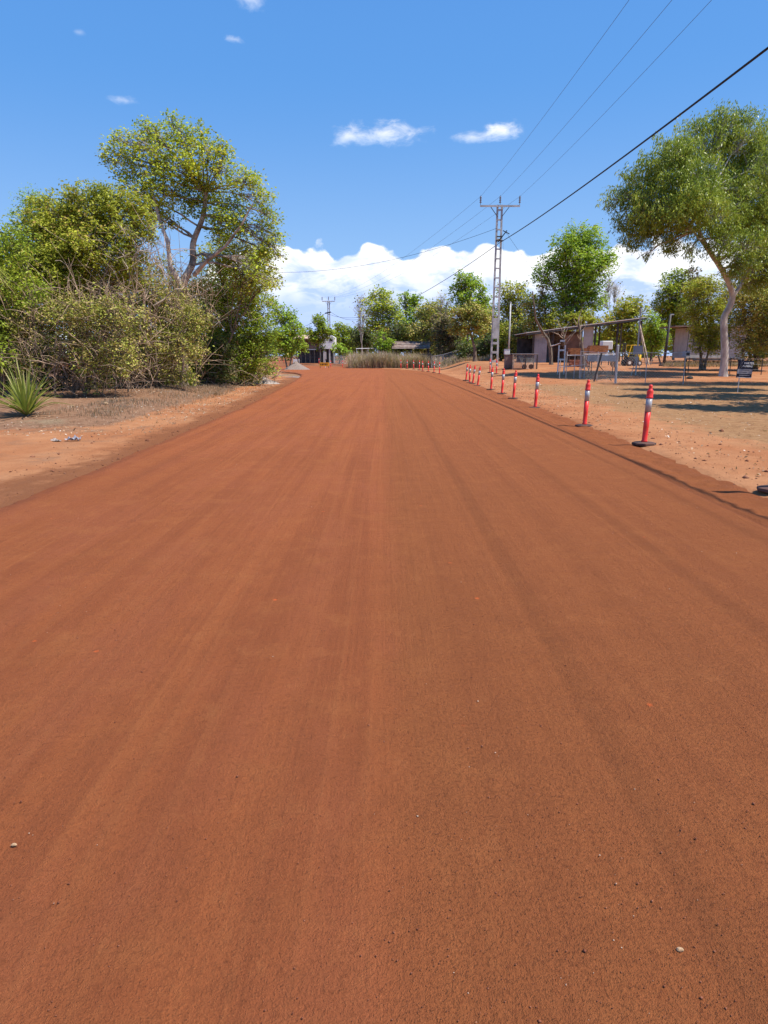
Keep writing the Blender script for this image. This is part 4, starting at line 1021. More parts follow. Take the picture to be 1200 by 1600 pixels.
wire('thin service wire from the near pole down to the open shed', np.array((pb[0]+.5, pb[1]-.25, pb[2]+HP*.84)), at(905, 498, 70), .5, .010, 'cable')
wire('thin stay wire hanging close to the right side of the near pole', np.array((pb[0]+.3, pb[1]-.25, pb[2]+HP*.8)), at(799, 500, 68), .3, .006, 'wire')
wire('dark wire from the distant pole to the left', np.array((pb2[0]-.8, pb2[1]-.3, pb2[2]+HP2*.8)), at(440, 508, 150), 1.5, .03, 'cable')
wire('dark wire from the distant pole to the right into the trees', np.array((pb2[0]+.5, pb2[1]-.3, pb2[2]+HP2*.82)), at(575, 494, 150), 1.2, .03, 'cable')

# ================================================================== fences
def post_fence(name, label, pts, H, mesh_=.09, rail=True, m='galv', pr=.026, sp=2.4, wires=0, cat='fence', r_w=.0022):
    root = empty(name, pts[0]); tag(root, label, cat); b = Vector([float(q) for q in pts[0]])
    P = []
    for a, c in zip(pts[:-1], pts[1:]):
        a = np.asarray(a, float); c = np.asarray(c, float); n = max(1, round(np.linalg.norm(c-a)/sp))
        for k in range(n): P.append(a+(c-a)*k/n)
    P.append(np.asarray(pts[-1], float))
    P = [Vector((p[0], p[1], float(gh(p[0], p[1]))))-b for p in P]
    for p in P: MB().rod(p+Vector((0, 0, -.2)), p+Vector((random.uniform(-.02, .02), 0, H+.05)), pr).build('post', M[m], root)
    for a, c in zip(P[:-1], P[1:]):
        if rail: MB().rod(a+Vector((0, 0, H)), c+Vector((0, 0, H)), pr*.7, n=6).build('rail', M[m], root)
    if mesh_:
        T = []
        for a, c in zip(P[:-1], P[1:]):
            a = np.array(a); c = np.array(c); L = np.linalg.norm(c-a); n = int((L+H)/mesh_)
            u_ = (c-a)/L
            for k in range(n):
                s0 = -H+k*mesh_; 
                for sgn in (1, -1):
                    lo, hi = max(0, s0), min(L, s0+H)
                    if hi-lo < .02: continue
                    z0, z1 = (lo-s0, hi-s0) if sgn > 0 else (H-(lo-s0), H-(hi-s0))
                    T.append([a+u_*lo+np.array((0, 0, z0)), a+u_*hi+np.array((0, 0, z1))])
        T = np.array(T); V, F = tubes(T, np.full((len(T), 2), r_w), 3)
        o = npmesh('wire_mesh', V, F, M['galv' if m == 'galv' else 'steel'], root); o['kind'] = 'stuff'
    for k in range(wires):
        z_ = H*(k+1)/wires
        for a, c in zip(P[:-1], P[1:]): MB().rod(a+Vector((0, 0, z_)), c+Vector((0, 0, z_)), .006, n=4).build('strand', M['galv'], root)
    return root


f0 = gp(905, 45.5); f1 = gp(962, 41.5); f2 = gp(1008, 40.5); f3 = gp(1067, 39.5); f4 = gp(1290, 36)
post_fence('wire_fence', 'see-through wire fence with thin grey posts across the shaded verge', [f0, f1, f2, f3], 1.75, .16, True, 'galv', .024, 2.0, r_w=.003)
MB()
r_ = empty('gate_post', gp(961.5, 41)); tag(r_, 'thick grey steel gate post standing proud of the wire fence', 'post')
MB().rod((0, 0, -.1), (0, 0, 2.15), .07).build('post', M['galv'], r_); MB().lathe([(.08, 2.15), (.08, 2.19), (.02, 2.22)], n=8).build('cap', M['galv'], r_)
r_ = empty('brace_post', gp(934, 43)); tag(r_, 'leaning dark steel post with a diagonal brace left of the gate post', 'post')
MB().bar((-.25, 0, -.05), (.12, 0, 1.75), .09, .09).build('post', M['steel'], r_); MB().bar((0, 0, 1.0), (.85, 0, .05), .04, .04).build('brace', M['steel'], r_)
pts = [gp(1075, 52), gp(1140, 51), gp(1240, 49)]
post_fence('strand_fence', 'low strand fence behind the gum tree trunk', pts, 1.1, 0, False, 'steel', .03, 2.6, wires=3)
# gate leaf and white frame left of the fence
r_ = empty('gate', gp(874, 46)); tag(r_, 'open galvanised tube gate left of the wire fence', 'gate')
for x_, h in ((0, 1.2), (.42, 1.75), (.95, 1.6), (1.4, 1.55), (1.62, 1.55)): MB().rod((x_, 0, -.05), (x_, 0, h), .026).build('post', M['galv'], r_)
MB().rod((.42, 0, 1.5), (1.62, 0, 1.5), .03).build('rail', M['galv'], r_); MB().rod((0, 0, .75), (1.62, 0, .9), .025).build('rail', M['galv'], r_)
MB().bar((1.55, -.05, 1.3), (2.1, -.05, .1), .05, .05).build('brace', M['ptimber'], r_)
r_ = empty('metal_stand', gp(876, 50)); tag(r_, 'white metal frame with two openings standing behind the tube gate', 'frame')
zb = .9
for x_ in (-.22, .22): MB().box((x_, 0, zb+.2), (.08, .06, 2.4-zb+.4)).build('upright', M['white'], r_)
for z_ in (1.05, 1.7, 2.35): MB().box((0, 0, z_), (.33, .05, .12)).build('crosspiece', M['white'], r_)
for x_ in (-.22, .22): MB().box((x_, 0, -.1+.3), (.05, .05, .8)).build('foot', M['galv'], r_)

# wire cage and boxes right of the power pole
r_ = empty('wire_cage', gp(800, 57)); tag(r_, 'low wire mesh cage with a dark front post right of the power pole', 'cage')
Wc, Hc = 1.95, 1.15
for x_, m_ in ((0, 'ptimber'), (Wc*.52, 'steel'), (Wc, 'steel')): MB().box((x_, -.3, Hc/2-.05), (.09, .09, Hc+.1)).build('post', M[m_], r_)
for x_ in (0.05, Wc): MB().box((x_, 1.0, Hc/2-.05), (.06, .06, Hc+.1)).build('post', M['steel'], r_)
MB().box((Wc/2, -.3, Hc+.04), (Wc+.1, .05, .05)).build('rail', M['ptimber'], r_); MB().box((Wc/2, 1.0, Hc+.04), (Wc+.1, .05, .05)).build('rail', M['ptimber'], r_)
MB().box((Wc/2, .35, Hc+.09), (Wc+.1, 1.4, .03)).build('lid', M['greyw'], r_)
T = []
for k in range(26): T += [[(k*Wc/25, -.3, .05), (k*Wc/25, -.3, Hc)], [(k*Wc/25, 1., .05), (k*Wc/25, 1., Hc)]]
for k in range(14): T += [[(0, -.3, .05+k*.08), (Wc, -.3, .05+k*.08)], [(0, 1., .05+k*.08), (Wc, 1., .05+k*.08)]]
V, F = tubes(np.array(T, float), np.full((len(T), 2), .006), 3); npmesh('wire_mesh', V, F, M['galv'], r_)['kind'] = 'stuff'
MB().bar((.45, -.38, 1.05), (.85, -.45, .1), .3, .02).build('side_panel', M['greyw'], r_)
for x_ in (.9, 1.45): MB().rod((x_, -.42, .22), (x_, -.5, .22), .2, n=14).build('wheel', M['rubber'], r_)
r_ = empty('brown_crate', gp(794, 58)); tag(r_, 'upright brown crate left of the wire cage', 'crate')
MB().box((0, 0, .55), (.62, .6, 1.1)).build('body', M['brownw'], r_, bevel=.02); MB().box((0, 0, 1.12), (.68, .66, .05)).build('lid', M['rust'], r_, bevel=.01)
r_ = empty('white_box', (gp(791, 58)+np.array((0, 0, 1.15)))); tag(r_, 'small pale box standing on the brown crate', 'box')
MB().box((0, 0, .2), (.42, .4, .40)).build('body', M['white'], r_, bevel=.02); MB().box((0, 0, .42), (.46, .44, .04)).build('lid', M['greyw'], r_)
r_ = empty('slim_pole', gp(794, 63)); tag(r_, 'slim pale pole rising behind the brown crate', 'pole')
hh = at(794, 473, 63)[2]-gp(794, 63)[2]; MB().rod((0, 0, -.1), (0, 0, hh), .075, .065).build('shaft', M['galv'], r_, True); MB().lathe([(.09, hh), (.09, hh+.05), (.02, hh+.08)], n=8).build('cap', M['galv'], r_)

# ================================================================== open shed
SY = 70.
sb = gp(820, SY); root = empty('shed', sb); tag(root, 'long open skillion-roofed shed with grey wall at its left end', 'shed')
def sx_(px): return (px-600)/FPX*(SY*math.cos(PITCH)+.2)-sb[0]
def sz_(py, Y=SY): return at(600, py, Y)[2]-sb[2]
xL, xR = sx_(819), sx_(1003); zL, zR = sz_(520.5), sz_(496)
D = 6.0
def roofz(x): return zL+(zR-zL)*(x-xL)/(xR-xL)
nsh = 18
for k in range(nsh):
    a = xL+(xR-xL)*k/nsh; b = xL+(xR-xL)*(k+1)/nsh-.01
    V_ = [(a, -.4, roofz(a)), (b, -.4, roofz(b)), (b, D, roofz(b)-.02), (a, D, roofz(a)-.02)]
    V_ += [(x, y, z+.05) for x, y, z in V_]
    MB().add(V_, [(0, 3, 2, 1), (4, 5, 6, 7), (0, 1, 5, 4), (1, 2, 6, 5), (2, 3, 7, 6), (3, 0, 4, 7)]).build('roof_sheet', M['white'], root)
MB().bar((xL, -.36, roofz(xL)-.13), (xR-.05, -.36, roofz(xR)-.13), .05, .16).build('fascia', M['dgrey'], root)
for y_ in (1.2, 2.8, 4.4, 5.9): MB().bar((xL+.1, y_, roofz(xL)-.16), (xR-.1, y_, roofz(xR)-.16), .08, .2).build('purlin', M['steel'], root)
for px in (832, 862, 906, 927, 961, 997):
    x_ = sx_(px); MB().box((x_, 0, roofz(x_)/2-.2), (.16, .16, roofz(x_)-.1)).build('post', M['steel'], root)
for px in (840, 900, 961, 997):
    x_ = sx_(px); MB().box((x_, D-.2, roofz(x_)/2-.2), (.14, .14, roofz(x_)-.1)).build('post', M['steel'], root)
# grey front panel, recessed brown rear wall
x0, x1 = sx_(834), sx_(854)
for k in range(6):
    a = x0+(x1-x0)*k/6; c = x0+(x1-x0)*(k+1)/6
    MB().box(((a+c)/2, .25+.015*(k % 2), roofz(a)*.46), (c-a-.01, .04, roofz(a)*.92)).build('wall_panel', M['greyw'], root)
MB().box(((sx_(860)+sx_(925))/2, D-.5, 1.55), (sx_(925)-sx_(860), .1, 3.3)).build('rear_wall', M['brownw'], root)
MB().box(((sx_(823)+sx_(862))/2, D-.5, 1.2), (sx_(862)-sx_(823), .1, 2.5)).build('rear_wall', M['dgrey'], root)
MB().box((sx_(862), D/2, 1.3), (.08, D-1, 2.6)).build('partition', M['dgrey'], root)
for px, z_ in ((886, 2.5), (894, 1.9), (908, 2.3)): MB().box((sx_(px), D-.62, z_), (.9, .12, .5)).build('shelf_box', M['ptimber'], root)
MB().box((sx_(917), .1, 1.9), (1.0, .04, 3.5)).build('wall_panel', M['cream'], root)
MB().box((sx_(895), .9, 1.7), (1.6, .04, 2.0)).build('wall_panel', M['brownw'], root)
SB = sb


def stack(name, label, px, Y, w_, n, rows, m, th=.06, dep=1.0, z0=0., cat='timber'):
    p = gp(px, Y); p[2] += z0; r_ = empty(name, p); tag(r_, label, cat)
    for k in range(rows):
        for q in range(n):
            MB().box((random.uniform(-.06, .06), (q-(n-1)/2)*dep/n, th/2+k*(th+.012)), (w_*random.uniform(.93, 1.03), dep/n*.92, th)).build('plank', M[m], r_)
    return r_


def bench(name, label, px, Y, w_, h, m='steel', top='dgrey', cat='table', dep=.8):
    p = gp(px, Y); r_ = empty(name, p); tag(r_, label, cat)
    MB().box((0, 0, h), (w_, dep, .08)).build('top', M[top], r_)
    for a in (-1, 1):
        for b in (-1, 1): MB().box((a*(w_/2-.06), b*(dep/2-.06), h/2-.04), (.07, .07, h)).build('leg', M[m], r_)
    return r_


bench('trestle', 'low trestle under the orange timber stack left of the fence post', 903, 62, 1.9, .95, 'steel', 'ptimber')
p = gp(903, 62); stack('timber_stack', 'orange timber boards stacked on the low trestle', 903, 62, 1.8, 2, 6, 'timber', .08, .8, .99)
bench('trestle', 'long trestle under the second orange timber stack', 935, 60, 2.6, 1.1, 'steel', 'white')
stack('timber_stack', 'squared orange timber stacked right of the fence post', 932, 60, 1.6, 2, 6, 'timber', .10, .8, 1.14)
r_ = empty('brick_pile', gp(904, 60)); tag(r_, 'pile of reddish bricks on the ground under the shed', 'brick pile')
for k in range(5):
    for q in range(7-k % 2): MB().box(((q-3)*.25+(k % 2)*.12, random.uniform(-.02, .02), .06+k*.12), (.23, .35, .11)).build('brick', M['brick'], r_)
r_ = empty('water_tank', gp(945, 63)); tag(r_, 'white rectangular tank on a stand under the shed roof', 'tank')
MB().box((0, 0, 1.75), (.95, .8, .75)).build('body', M['white'], r_, bevel=.06); MB().box((.1, -.05, 2.15), (.25, .25, .06)).build('lid', M['dgrey'], r_)
for a in (-1, 1):
    for b in (-1, 1): MB().box((a*.42, b*.3, .68), (.07, .07, 1.4)).build('leg', M['steel'], r_)
r_ = empty('steel_trough', gp(940, 50)); tag(r_, 'long grey steel trough on legs behind the wire fence', 'trough')
MB().box((0, 0, 1.0), (1.95, .6, .06)).build('floor', M['greyw'], r_)
for b in (-1, 1): MB().box((0, b*.3, 1.15), (1.95, .03, .42)).build('side', M['greyw'], r_)
for a in (-1, 1): MB().box((a*.98, 0, 1.15), (.03, .6, .42)).build('end', M['greyw'], r_)
for a in (-.85, .85):
    for b in (-1, 1): MB().box((a, b*.26, .48), (.05, .05, 1.0)).build('leg', M['steel'], r_)

# forklift
r_ = empty('forklift', gp(985, 62)); tag(r_, 'yellow forklift parked under the right end of the shed', 'forklift')
r_.rotation_euler.z = R(8); r_.scale = (.9, .9, .9)
MB().box((.05, 0, .62), (1.15, 1.0, .5)).build('body', M['dgrey'], r_, bevel=.05)
MB().lathe([(.0, 0), (.36, .0), (.4, .1), (.4, .55), (.3, .68), (.0, .7)], (.62, 0, .48), 14).build('counterweight', M['yellow'], r_, True, .0)
MB().box((.15, 0, .98), (.5, .5, .16)).build('seat', M['dgrey'], r_, bevel=.04); MB().box((.4, 0, 1.25), (.1, .5, .45)).build('backrest', M['dgrey'], r_, bevel=.03)
for y_ in (-.46, .46):
    MB().bar((-.55, y_, .85), (-.28, y_, 1.95), .08, .08).build('guard_post', M['yellow'], r_)
    MB().bar((.62, y_, .95), (.52, y_, 1.95), .08, .08).build('guard_post', M['yellow'], r_)
    MB().bar((-.30, y_, 1.98), (.56, y_, 1.98), .08, .08).build('roof_rail', M['yellow'], r_)
for x_ in (-.2, .0, .2, .4): MB().bar((x_, -.46, 1.99), (x_, .46, 1.99), .05, .05).build('roof_bar', M['yellow'], r_)
for x_, rr in ((-.42, .3), (.62, .26)):
    for y_ in (-1, 1):
        wl = MB().rod((x_, y_*.42, rr), (x_, y_*.62, rr), rr, n=18).build('wheel', M['rubber'], r_)
        MB().rod((x_, y_*.6, rr), (x_, y_*.635, rr), rr*.5, n=12).build('rim', M['white'], wl)
for y_ in (-.25, .25):
    MB().box((-.78, y_, 1.15), (.09, .09, 2.1)).build('mast', M['steel'], r_); MB().box((-1.25, y_, .12), (.95, .1, .04)).build('fork', M['steel'], r_)
for z_ in (.4, 1.1, 2.15): MB().box((-.78, 0, z_), (.07, .42, .08)).build('mast_bar', M['steel'], r_)
MB().bar((-.45, -.1, .8), (-.3, -.1, 1.2), .04, .04).build('steering_column', M['dgrey'], r_); MB().rod((-.31, -.1, 1.2), (-.29, -.1, 1.23), .17, n=14).build('steering_wheel', M['dgrey'], r_)

# leaning boards, posts, meter box
for k, (px, pt, Y, wd_, lab) in enumerate(((1014, 999, 64, .16, 'long pale board leaning against the right end of the shed roof'), (1009, 998.5, 65, .1, 'narrow darker board leaning beside the long pale one'))):
    b = gp(px, Y); t_ = at(pt, 504, Y+1.0)-b; r_ = empty('leaning_board', b); tag(r_, lab, 'board')
    MB().bar((0, 0, 0), tuple(t_), wd_, .05).build('plank', M['ptimber' if k == 0 else 'brownw'], r_)
    MB().bar((.2, .1, 0), (.2+wd_*.3, .1, .5), .1, .08).build('foot_block', M['ptimber'], r_)
b = gp(993, 50); r_ = empty('meter_post', b); tag(r_, 'slim galvanised post carrying a square grey meter box before the shed end', 'meter post')
h = at(993, 481, 50)[2]-b[2]; MB().rod((0, 0, -.1), (0, 0, h), .055, .045).build('post', M['galv'], r_)
z_ = at(993, 547, 50)[2]-b[2]
bx = MB().box((0, -.12, z_), (.62, .2, .62)).build('meter_box', M['greyw'], r_, bevel=.02); MB().box((0, -.235, z_), (.54, .02, .54)).build('door', M['greyw'], bx)
MB().lathe([(.06, h), (.07, h+.04), (.02, h+.08)], n=8).build('cap', M['steel'], r_)
for s_ in (-1, 1): MB().bar((s_*.05, 0, 1.3), (s_*.35, -.1, 0), .03, .03).build('strut', M['galv'], r_)
b = gp(1037, 64); r_ = empty('lamp_pole', b); tag(r_, 'dark round pole with a small lamp at its top, right of the shed', 'lamp post')
h = at(1040, 492, 64)[2]-b[2]; MB().rod((0, 0, -.1), (.22, 0, h), .13, .10, 10).build('shaft', M['steel'], r_, True)
MB().box((.36, 0, h+.02), (.34, .16, .09)).build('lamp_head', M['greyw'], r_, bevel=.02)
MB().bar((.22, 0, h-.1), (.32, 0, h), .04, .04).build('arm', M['steel'], r_)
b = gp(1033, 62); r_ = empty('leaning_stump', b); tag(r_, 'short dark steel stub leaning at the foot of the lamp pole', 'post')
MB().bar((-.35, 0, .95), (0, 0, 0), .11, .11).build('post', M['steel'], r_); MB().box((.02, 0, .08), (.4, .3, .16)).build('foot', M['steel'], r_, bevel=.03)
b = gp(1067, 40); r_ = empty('mailbox', b); tag(r_, 'grey mailbox on a thin dark post before the half-hidden house', 'mailbox')
MB().box((0, 0, .95), (.05, .05, 1.9)).build('post', M['steel'], r_); MB().bar((.03, 0, 1.1), (.16, .02, .2), .03, .03).build('brace', M['steel'], r_)
MB().box((0, -.05, 1.72), (.30, .35, .26)).build('box', M['greyw'], r_, bevel=.02); MB().box((.02, -.235, 1.72), (.2, .02, .14)).build('door', M['dgrey'], r_)
MB().rod((.04, 0, 1.85), (.06, 0, 3.0), .018).build('rod', M['steel'], r_)

# half-hidden house
HY = 66.; hb = gp(1071, HY); r_ = empty('house', hb); tag(r_, 'pale house with dark window half hidden behind trees at right', 'house')
w1 = 5.5; z0 = .55; z1 = at(600, 512, HY)[2]-hb[2]
nb = 9
for k in range(nb):
    zz = z0+(z1-z0)*k/nb
    MB().box((w1/2, .004*(k % 2), (zz+z0/1e9+ (z1-z0)/nb/2)), (w1, .1, (z1-z0)/nb-.012)).build('cladding_board', M['cream'], r_)
MB().box((w1/2, 1.6, (z0+z1)/2), (w1-.1, 3, z1-z0)).build('wall', M['cream'], r_)
MB().box((w1/2-.5, 1.5, z1+.12), (w1+1.9, 3.9, .1)).build('roof', M['rust'], r_)
MB().box((w1/2, .0, z0-.1), (w1+.2, .3, .15)).build('floor_beam', M['dgrey'], r_)
for x_ in (.1, 1.8, 3.6, 5.3): MB().box((x_, .2, z0/2-.2), (.15, .15, z0+.2)).build('stump', M['dgrey'], r_)
for x_ in (.95, 3.4):
    wn = MB().box((x_, -.075, z0+1.75), (.95, .05, 1.25)).build('window', M['dgrey'], r_)
    for q in (-1, 1): MB().box((x_+q*.22, -.106, z0+1.75), (.4, .01, 1.1)).build('pane', M['glass'], wn)
MB().box((1.6, -1.9, .35), (3.4, .12, .06)).build('step_rail', M['dgrey'], r_)

# roadside sign
b = hit(1153, 613); YS = b[1]; r_ = empty('road_sign', b); tag(r_, 'navy and grey contractor sign on a slim post under the gum tree', 'sign')
def sp_(px, py):
    q = at(px, py, YS)-b; return q[0], q[2]
MB().rod((0, .03, -.1), (0, .03, sp_(1154, 562)[1]+.02), .02).build('post', M['galv'], r_)
x0, zt_ = sp_(1153.5, 563.5); x1, _ = sp_(1177.5, 563.5); _, zb_ = sp_(1153, 590.5)
W_, H_ = x1-x0, zt_-zb_
tl = empty('sign_board', (0, 0, 0)); bpy.data.objects.remove(tl)
rotm = Matrix.Rotation(R(2.5), 3, 'Y')
bd = MB().box(((x0+x1)/2, 0, (zt_+zb_)/2), (W_, .015, H_), rotm).build('board', M['navy'], r_)
pn_ = MB().box(((x0+x1)/2, -.010, zb_+H_*.37), (W_*.96, .006, H_*.27), rotm).build('grey_panel', M['lgrey'], r_)
MB().box(((x0+x1)/2, -.010, zb_+H_*.025), (W_*.96, .006, .02), rotm).build('edge_strip', M['white'], r_)


def text(s, size, loc, m, parent, name='lettering', sx=1.0):
    cu = bpy.data.curves.new(name, 'FONT'); cu.body = s; cu.size = size; cu.extrude = .002; cu.align_x = 'LEFT'; cu.shear = .15; cu.offset = .002
    o = bpy.data.objects.new(name, cu); COL.objects.link(o)
    dg = bpy.context.evaluated_depsgraph_get(); me = bpy.data.meshes.new_from_object(o.evaluated_get(dg))
    bpy.data.objects.remove(o)
    me.name = name; me.materials.clear()
    o = link(name, me, m, parent); o.location = loc; o.rotation_euler = (math.pi/2, R(2.5), 0); o.scale = (sx, 1, 1)
    return o


text('WATER', .13, (x0+W_*.38, -.012, zb_+H_*.80), M['white'], r_, sx=1.0)
text('PLUMBING', .105, (x0+W_*.32, -.012, zb_+H_*.645), M['white'], r_, sx=.85)
for (xa, za, xb, zb2) in ((.10, .80, .22, .95), (.22, .95, .28, .80), (.16, .76, .34, .95), (.10, .60, .26, .76), (.16, .76, .26, .60), (.26, .60, .36, .72)):
    MB().bar((x0+W_*xa, -.011, zb_+H_*za), (x0+W_*xb, -.011, zb_+H_*zb2), .014, .004).build('logo_stroke', M['lgrey'], r_)
for k, (za, l) in enumerate(((.455, .70), (.335, .55))):
    MB().box((x0+W_*(.1+l/2), -.0145, zb_+H_*za), (W_*l, .003, .022), rotm).build('print_line', M['navy'], r_)
MB().box((x0+W_*.5, -.0095, zb_+H_*.15), (W_*.7, .004, .03), rotm).build('print_line', M['lgrey'], r_)

# leaning dead trunk before the shed
b = gp(861.5, 64); root = empty('dead_tree', b); tag(root, 'leaning bare brown trunk with a broken pale branch before the shed', 'tree')
pp = np.array([b-np.array((0, 0, .1)), at(860, 545, 64), at(856, 530, 64), at(850, 522, 64), at(843, 510, 63.6), at(837, 498, 63.3), at(835, 480, 63), at(832, 455, 63)])
Vt, Ft = tube(np.stack([np.interp(np.linspace(0, 7, 29), range(8), pp[:, q]) for q in range(3)], 1), np.concatenate([[.24], np.linspace(.17, .05, 28)]), 9)
npmesh('trunk', Vt-b, Ft, M['bark'], root, smooth=True)
for L_, r0_, m_ in (([at(859.5, 541, 64), at(868, 539, 63.5), at(876, 536, 63)], .05, 'white'), ([at(853, 527, 64), at(848, 526, 63.8), at(846, 527, 63.6)], .04, 'bark'), ([at(857, 532, 64), at(858, 524, 64), at(856.5, 518, 64)], .04, 'bark')):
    Vt, Ft = tube(np.array(L_), np.linspace(r0_, r0_*.6, 3), 7); npmesh('branch', Vt-b, Ft, M[m_], root, smooth=True)
for px, Y, lab in ((882, 63, 'thin forked dead sapling before the shed middle'), (912, 58, 'thick dark bare stem rising before the timber stacks')):
    b = gp(px, Y); root = empty('dead_tree', b); tag(root, lab, 'tree')
    rr = .09 if px == 882 else .15
    top_ = at(px-(2 if px == 882 else 8), 515 if px == 882 else 505, Y)
    Vt, Ft = tube(bez(b-np.array((0, 0, .1)), (b+top_)/2+np.array((.15, 0, 0)), top_, 8), np.linspace(rr, rr*.45, 8), 8); npmesh('trunk', Vt-b, Ft, M['bark'], root, smooth=True)
    for k in range(9):
        s_ = b+(top_-b)*rng.uniform(.45, 1); e_ = s_+np.array((rng.normal()*.6, rng.normal()*.3, rng.uniform(.5, 1.8)))
        Vt, Ft = tube(bez(s_, (s_+e_)/2+rng.normal(size=3)*.15, e_, 5), np.linspace(.04, .012, 5), 4); npmesh('branch', Vt-b, Ft, M['twig'], root, smooth=True)

# ================================================================== far middle: shelter, rails, cage, chain-link
b = gp(640, 106); r_ = empty('shelter', b); tag(r_, 'low shelter with rusty grey sheet roof above the tall dry grass', 'shelter')
xa, xb = at(612, 556, 106)[0]-b[0], at(671, 556, 106)[0]-b[0]; za, zb_ = at(600, 545, 106)[2]-b[2], at(600, 533.5, 106)[2]-b[2]
n = 10
for k in range(n):
    a = xa+(xb-xa)*k/n; c = xa+(xb-xa)*(k+1)/n-.02; sh_ = .25
    V_ = [(a, -1.2, za), (c, -1.2, za), (c+sh_, 1.4, zb_), (a+sh_, 1.4, zb_)]; V_ += [(x, y, z+.05) for x, y, z in V_]
    MB().add(V_, [(0, 3, 2, 1), (4, 5, 6, 7), (0, 1, 5, 4), (1, 2, 6, 5), (2, 3, 7, 6), (3, 0, 4, 7)]).build('roof_sheet', M['rust'], r_)
for x_ in (xa+.2, (xa+xb)/2, xb-.2):
    for y_, z_ in ((-1.1, za), (1.4, zb_)): MB().box((x_, y_, z_/2-.06), (.13, .13, z_)).build('post', M['steel'], r_)
for k in range(3): MB().bar((xa, -.9+k*1.0, za+(zb_-za)*(.3+k*1.0)/2.6+.10), (xb, -.9+k*1.0, za+(zb_-za)*(.3+k*1.0)/2.6+.10), .05, .05).build('batten', M['rust'], r_)
b = gp(672.5, 93); r_ = empty('gateway', b); tag(r_, 'dark square timber gateway at the right end of the tall dry grass', 'gateway')
for x_ in (-1.0, 0): MB().box((x_, 0, .9), (.16, .16, 2.2 if x_ == 0 else 1.9)).build('post', M['steel'], r_)
for z_ in (1.75, .8): MB().box((-.5, -.02, z_), (.98, .08, .09)).build('rail', M['steel'], r_)
post_fence('chain_link_fence', 'chain-link fence with light top rail left of the brown tree', [gp(674, 92), gp(692, 91), gp(721, 90)], 1.5, .12, True, 'galv', .045, 2.4, r_w=.006)
post_fence('chain_link_fence', 'low chain-link fence at the gate right of the far pole', [gp(522, 136), gp(560, 130)], 1.5, .18, True, 'galv', .05, 2.4, r_w=.009)
b = gp(576, 112); r_ = empty('pipe_rail', b); tag(r_, 'pale horizontal pipe rail above the left part of the dry grass', 'rail')
MB().rod((-2.0, 0, 2.7), (1.7, 0, 2.75), .06).build('rail', M['white'], r_)
for x_ in (-1.9, -.1, 1.6): MB().rod((x_, 0, -.1), (x_, 0, 2.7), .05).build('post', M['galv'], r_)
b = gp(602, 95); r_ = empty('white_cage', b); tag(r_, 'small white framed wire cage before the tall dry grass', 'cage')
for x_ in (-.55, .6): MB().box((x_, 0, .5), (.06, .06, 1.1)).build('post', M['white'], r_)
for z_ in (.1, .55, 1.0): MB().box((.02, 0, z_), (1.1, .05, .06)).build('rail', M['white'], r_)
MB().box((.1, .04, .75), (.55, .02, .42)).build('panel', M['white'], r_)
b = gp(507, 92); r_ = empty('orange_board', b); tag(r_, 'low orange roadwork board with black lettering below the far pole', 'road sign')
MB().box((0, 0, .62), (1.3, .03, .48)).build('panel', M['orange'], r_)
for k in range(5): MB().box((-.45+.2*k, -.018, .62), (.12, .006, .2)).build('lettering', M['cable'], r_)
for x_ in (-.55, .55): MB().box((x_, .03, .25), (.05, .05, .6)).build('leg', M['steel'], r_)
b = gp(508.5, 96); r_ = empty('paddle_sign', b); tag(r_, 'tall pale post with a narrow cream panel behind the orange board', 'road sign')
MB().rod((0, 0, -.1), (0, 0, 1.7), .035).build('post', M['white'], r_); MB().box((0, -.045, 1.75), (.34, .03, 1.0)).build('panel', M['cream'], r_)
b = gp(463, 118); r_ = empty('white_board', b); tag(r_, 'plain white sheet standing on the ground behind the gravel heap', 'board')
MB().box((0, 0, .65), (1.1, .03, .78)).build('panel', M['white'], r_)
for x_ in (-.4, .4): MB().box((x_, .04, .2), (.05, .05, .6)).build('leg', M['steel'], r_)


def heap(name, label, c, rx, ry_, h, m):
    n, k = 26, 9; V = []; F = []
    for j in range(k+1):
        q = j/k
        for i_ in range(n):
            a = 2*math.pi*i_/n; rr = q*(1+.14*vnoise(math.cos(a)*2+9, math.sin(a)*2, 5)*2)
            x, y = rr*rx*math.cos(a), rr*ry_*math.sin(a)
            V.append((x, y, h*(1-q)**1.15*(1+.25*vnoise(x*2, y*2, 8))-.03+.04*float(vnoise(x*6, y*6, 2))))
    for j in range(k):
        for i_ in range(n): F.append((j*n+i_, j*n+(i_+1) % n, (j+1)*n+(i_+1) % n, (j+1)*n+i_))
    V = [(float(a), float(b_), float(c_)) for a, b_, c_ in V]
    o = MB().add(V, F).build(name, m, None, True); o.location = c; return tag(o, label, 'heap')


heap('gravel_heap', 'grey-brown gravel heap at the road bend by the left thicket', gp(463, 84), 2.0, 1.8, 1.15, M['gravelm'])
heap('dirt_heap', 'low red-brown dirt and root heap at the foot of the last roadside bush', gp(413, 44), 1.0, 1.0, .45, M['stone'])
heap('rubble_patch', 'low grey patch of spilled gravel left of the road before the bend', gp(463, 57), 1.9, 1.6, .12, M['gravelm'])

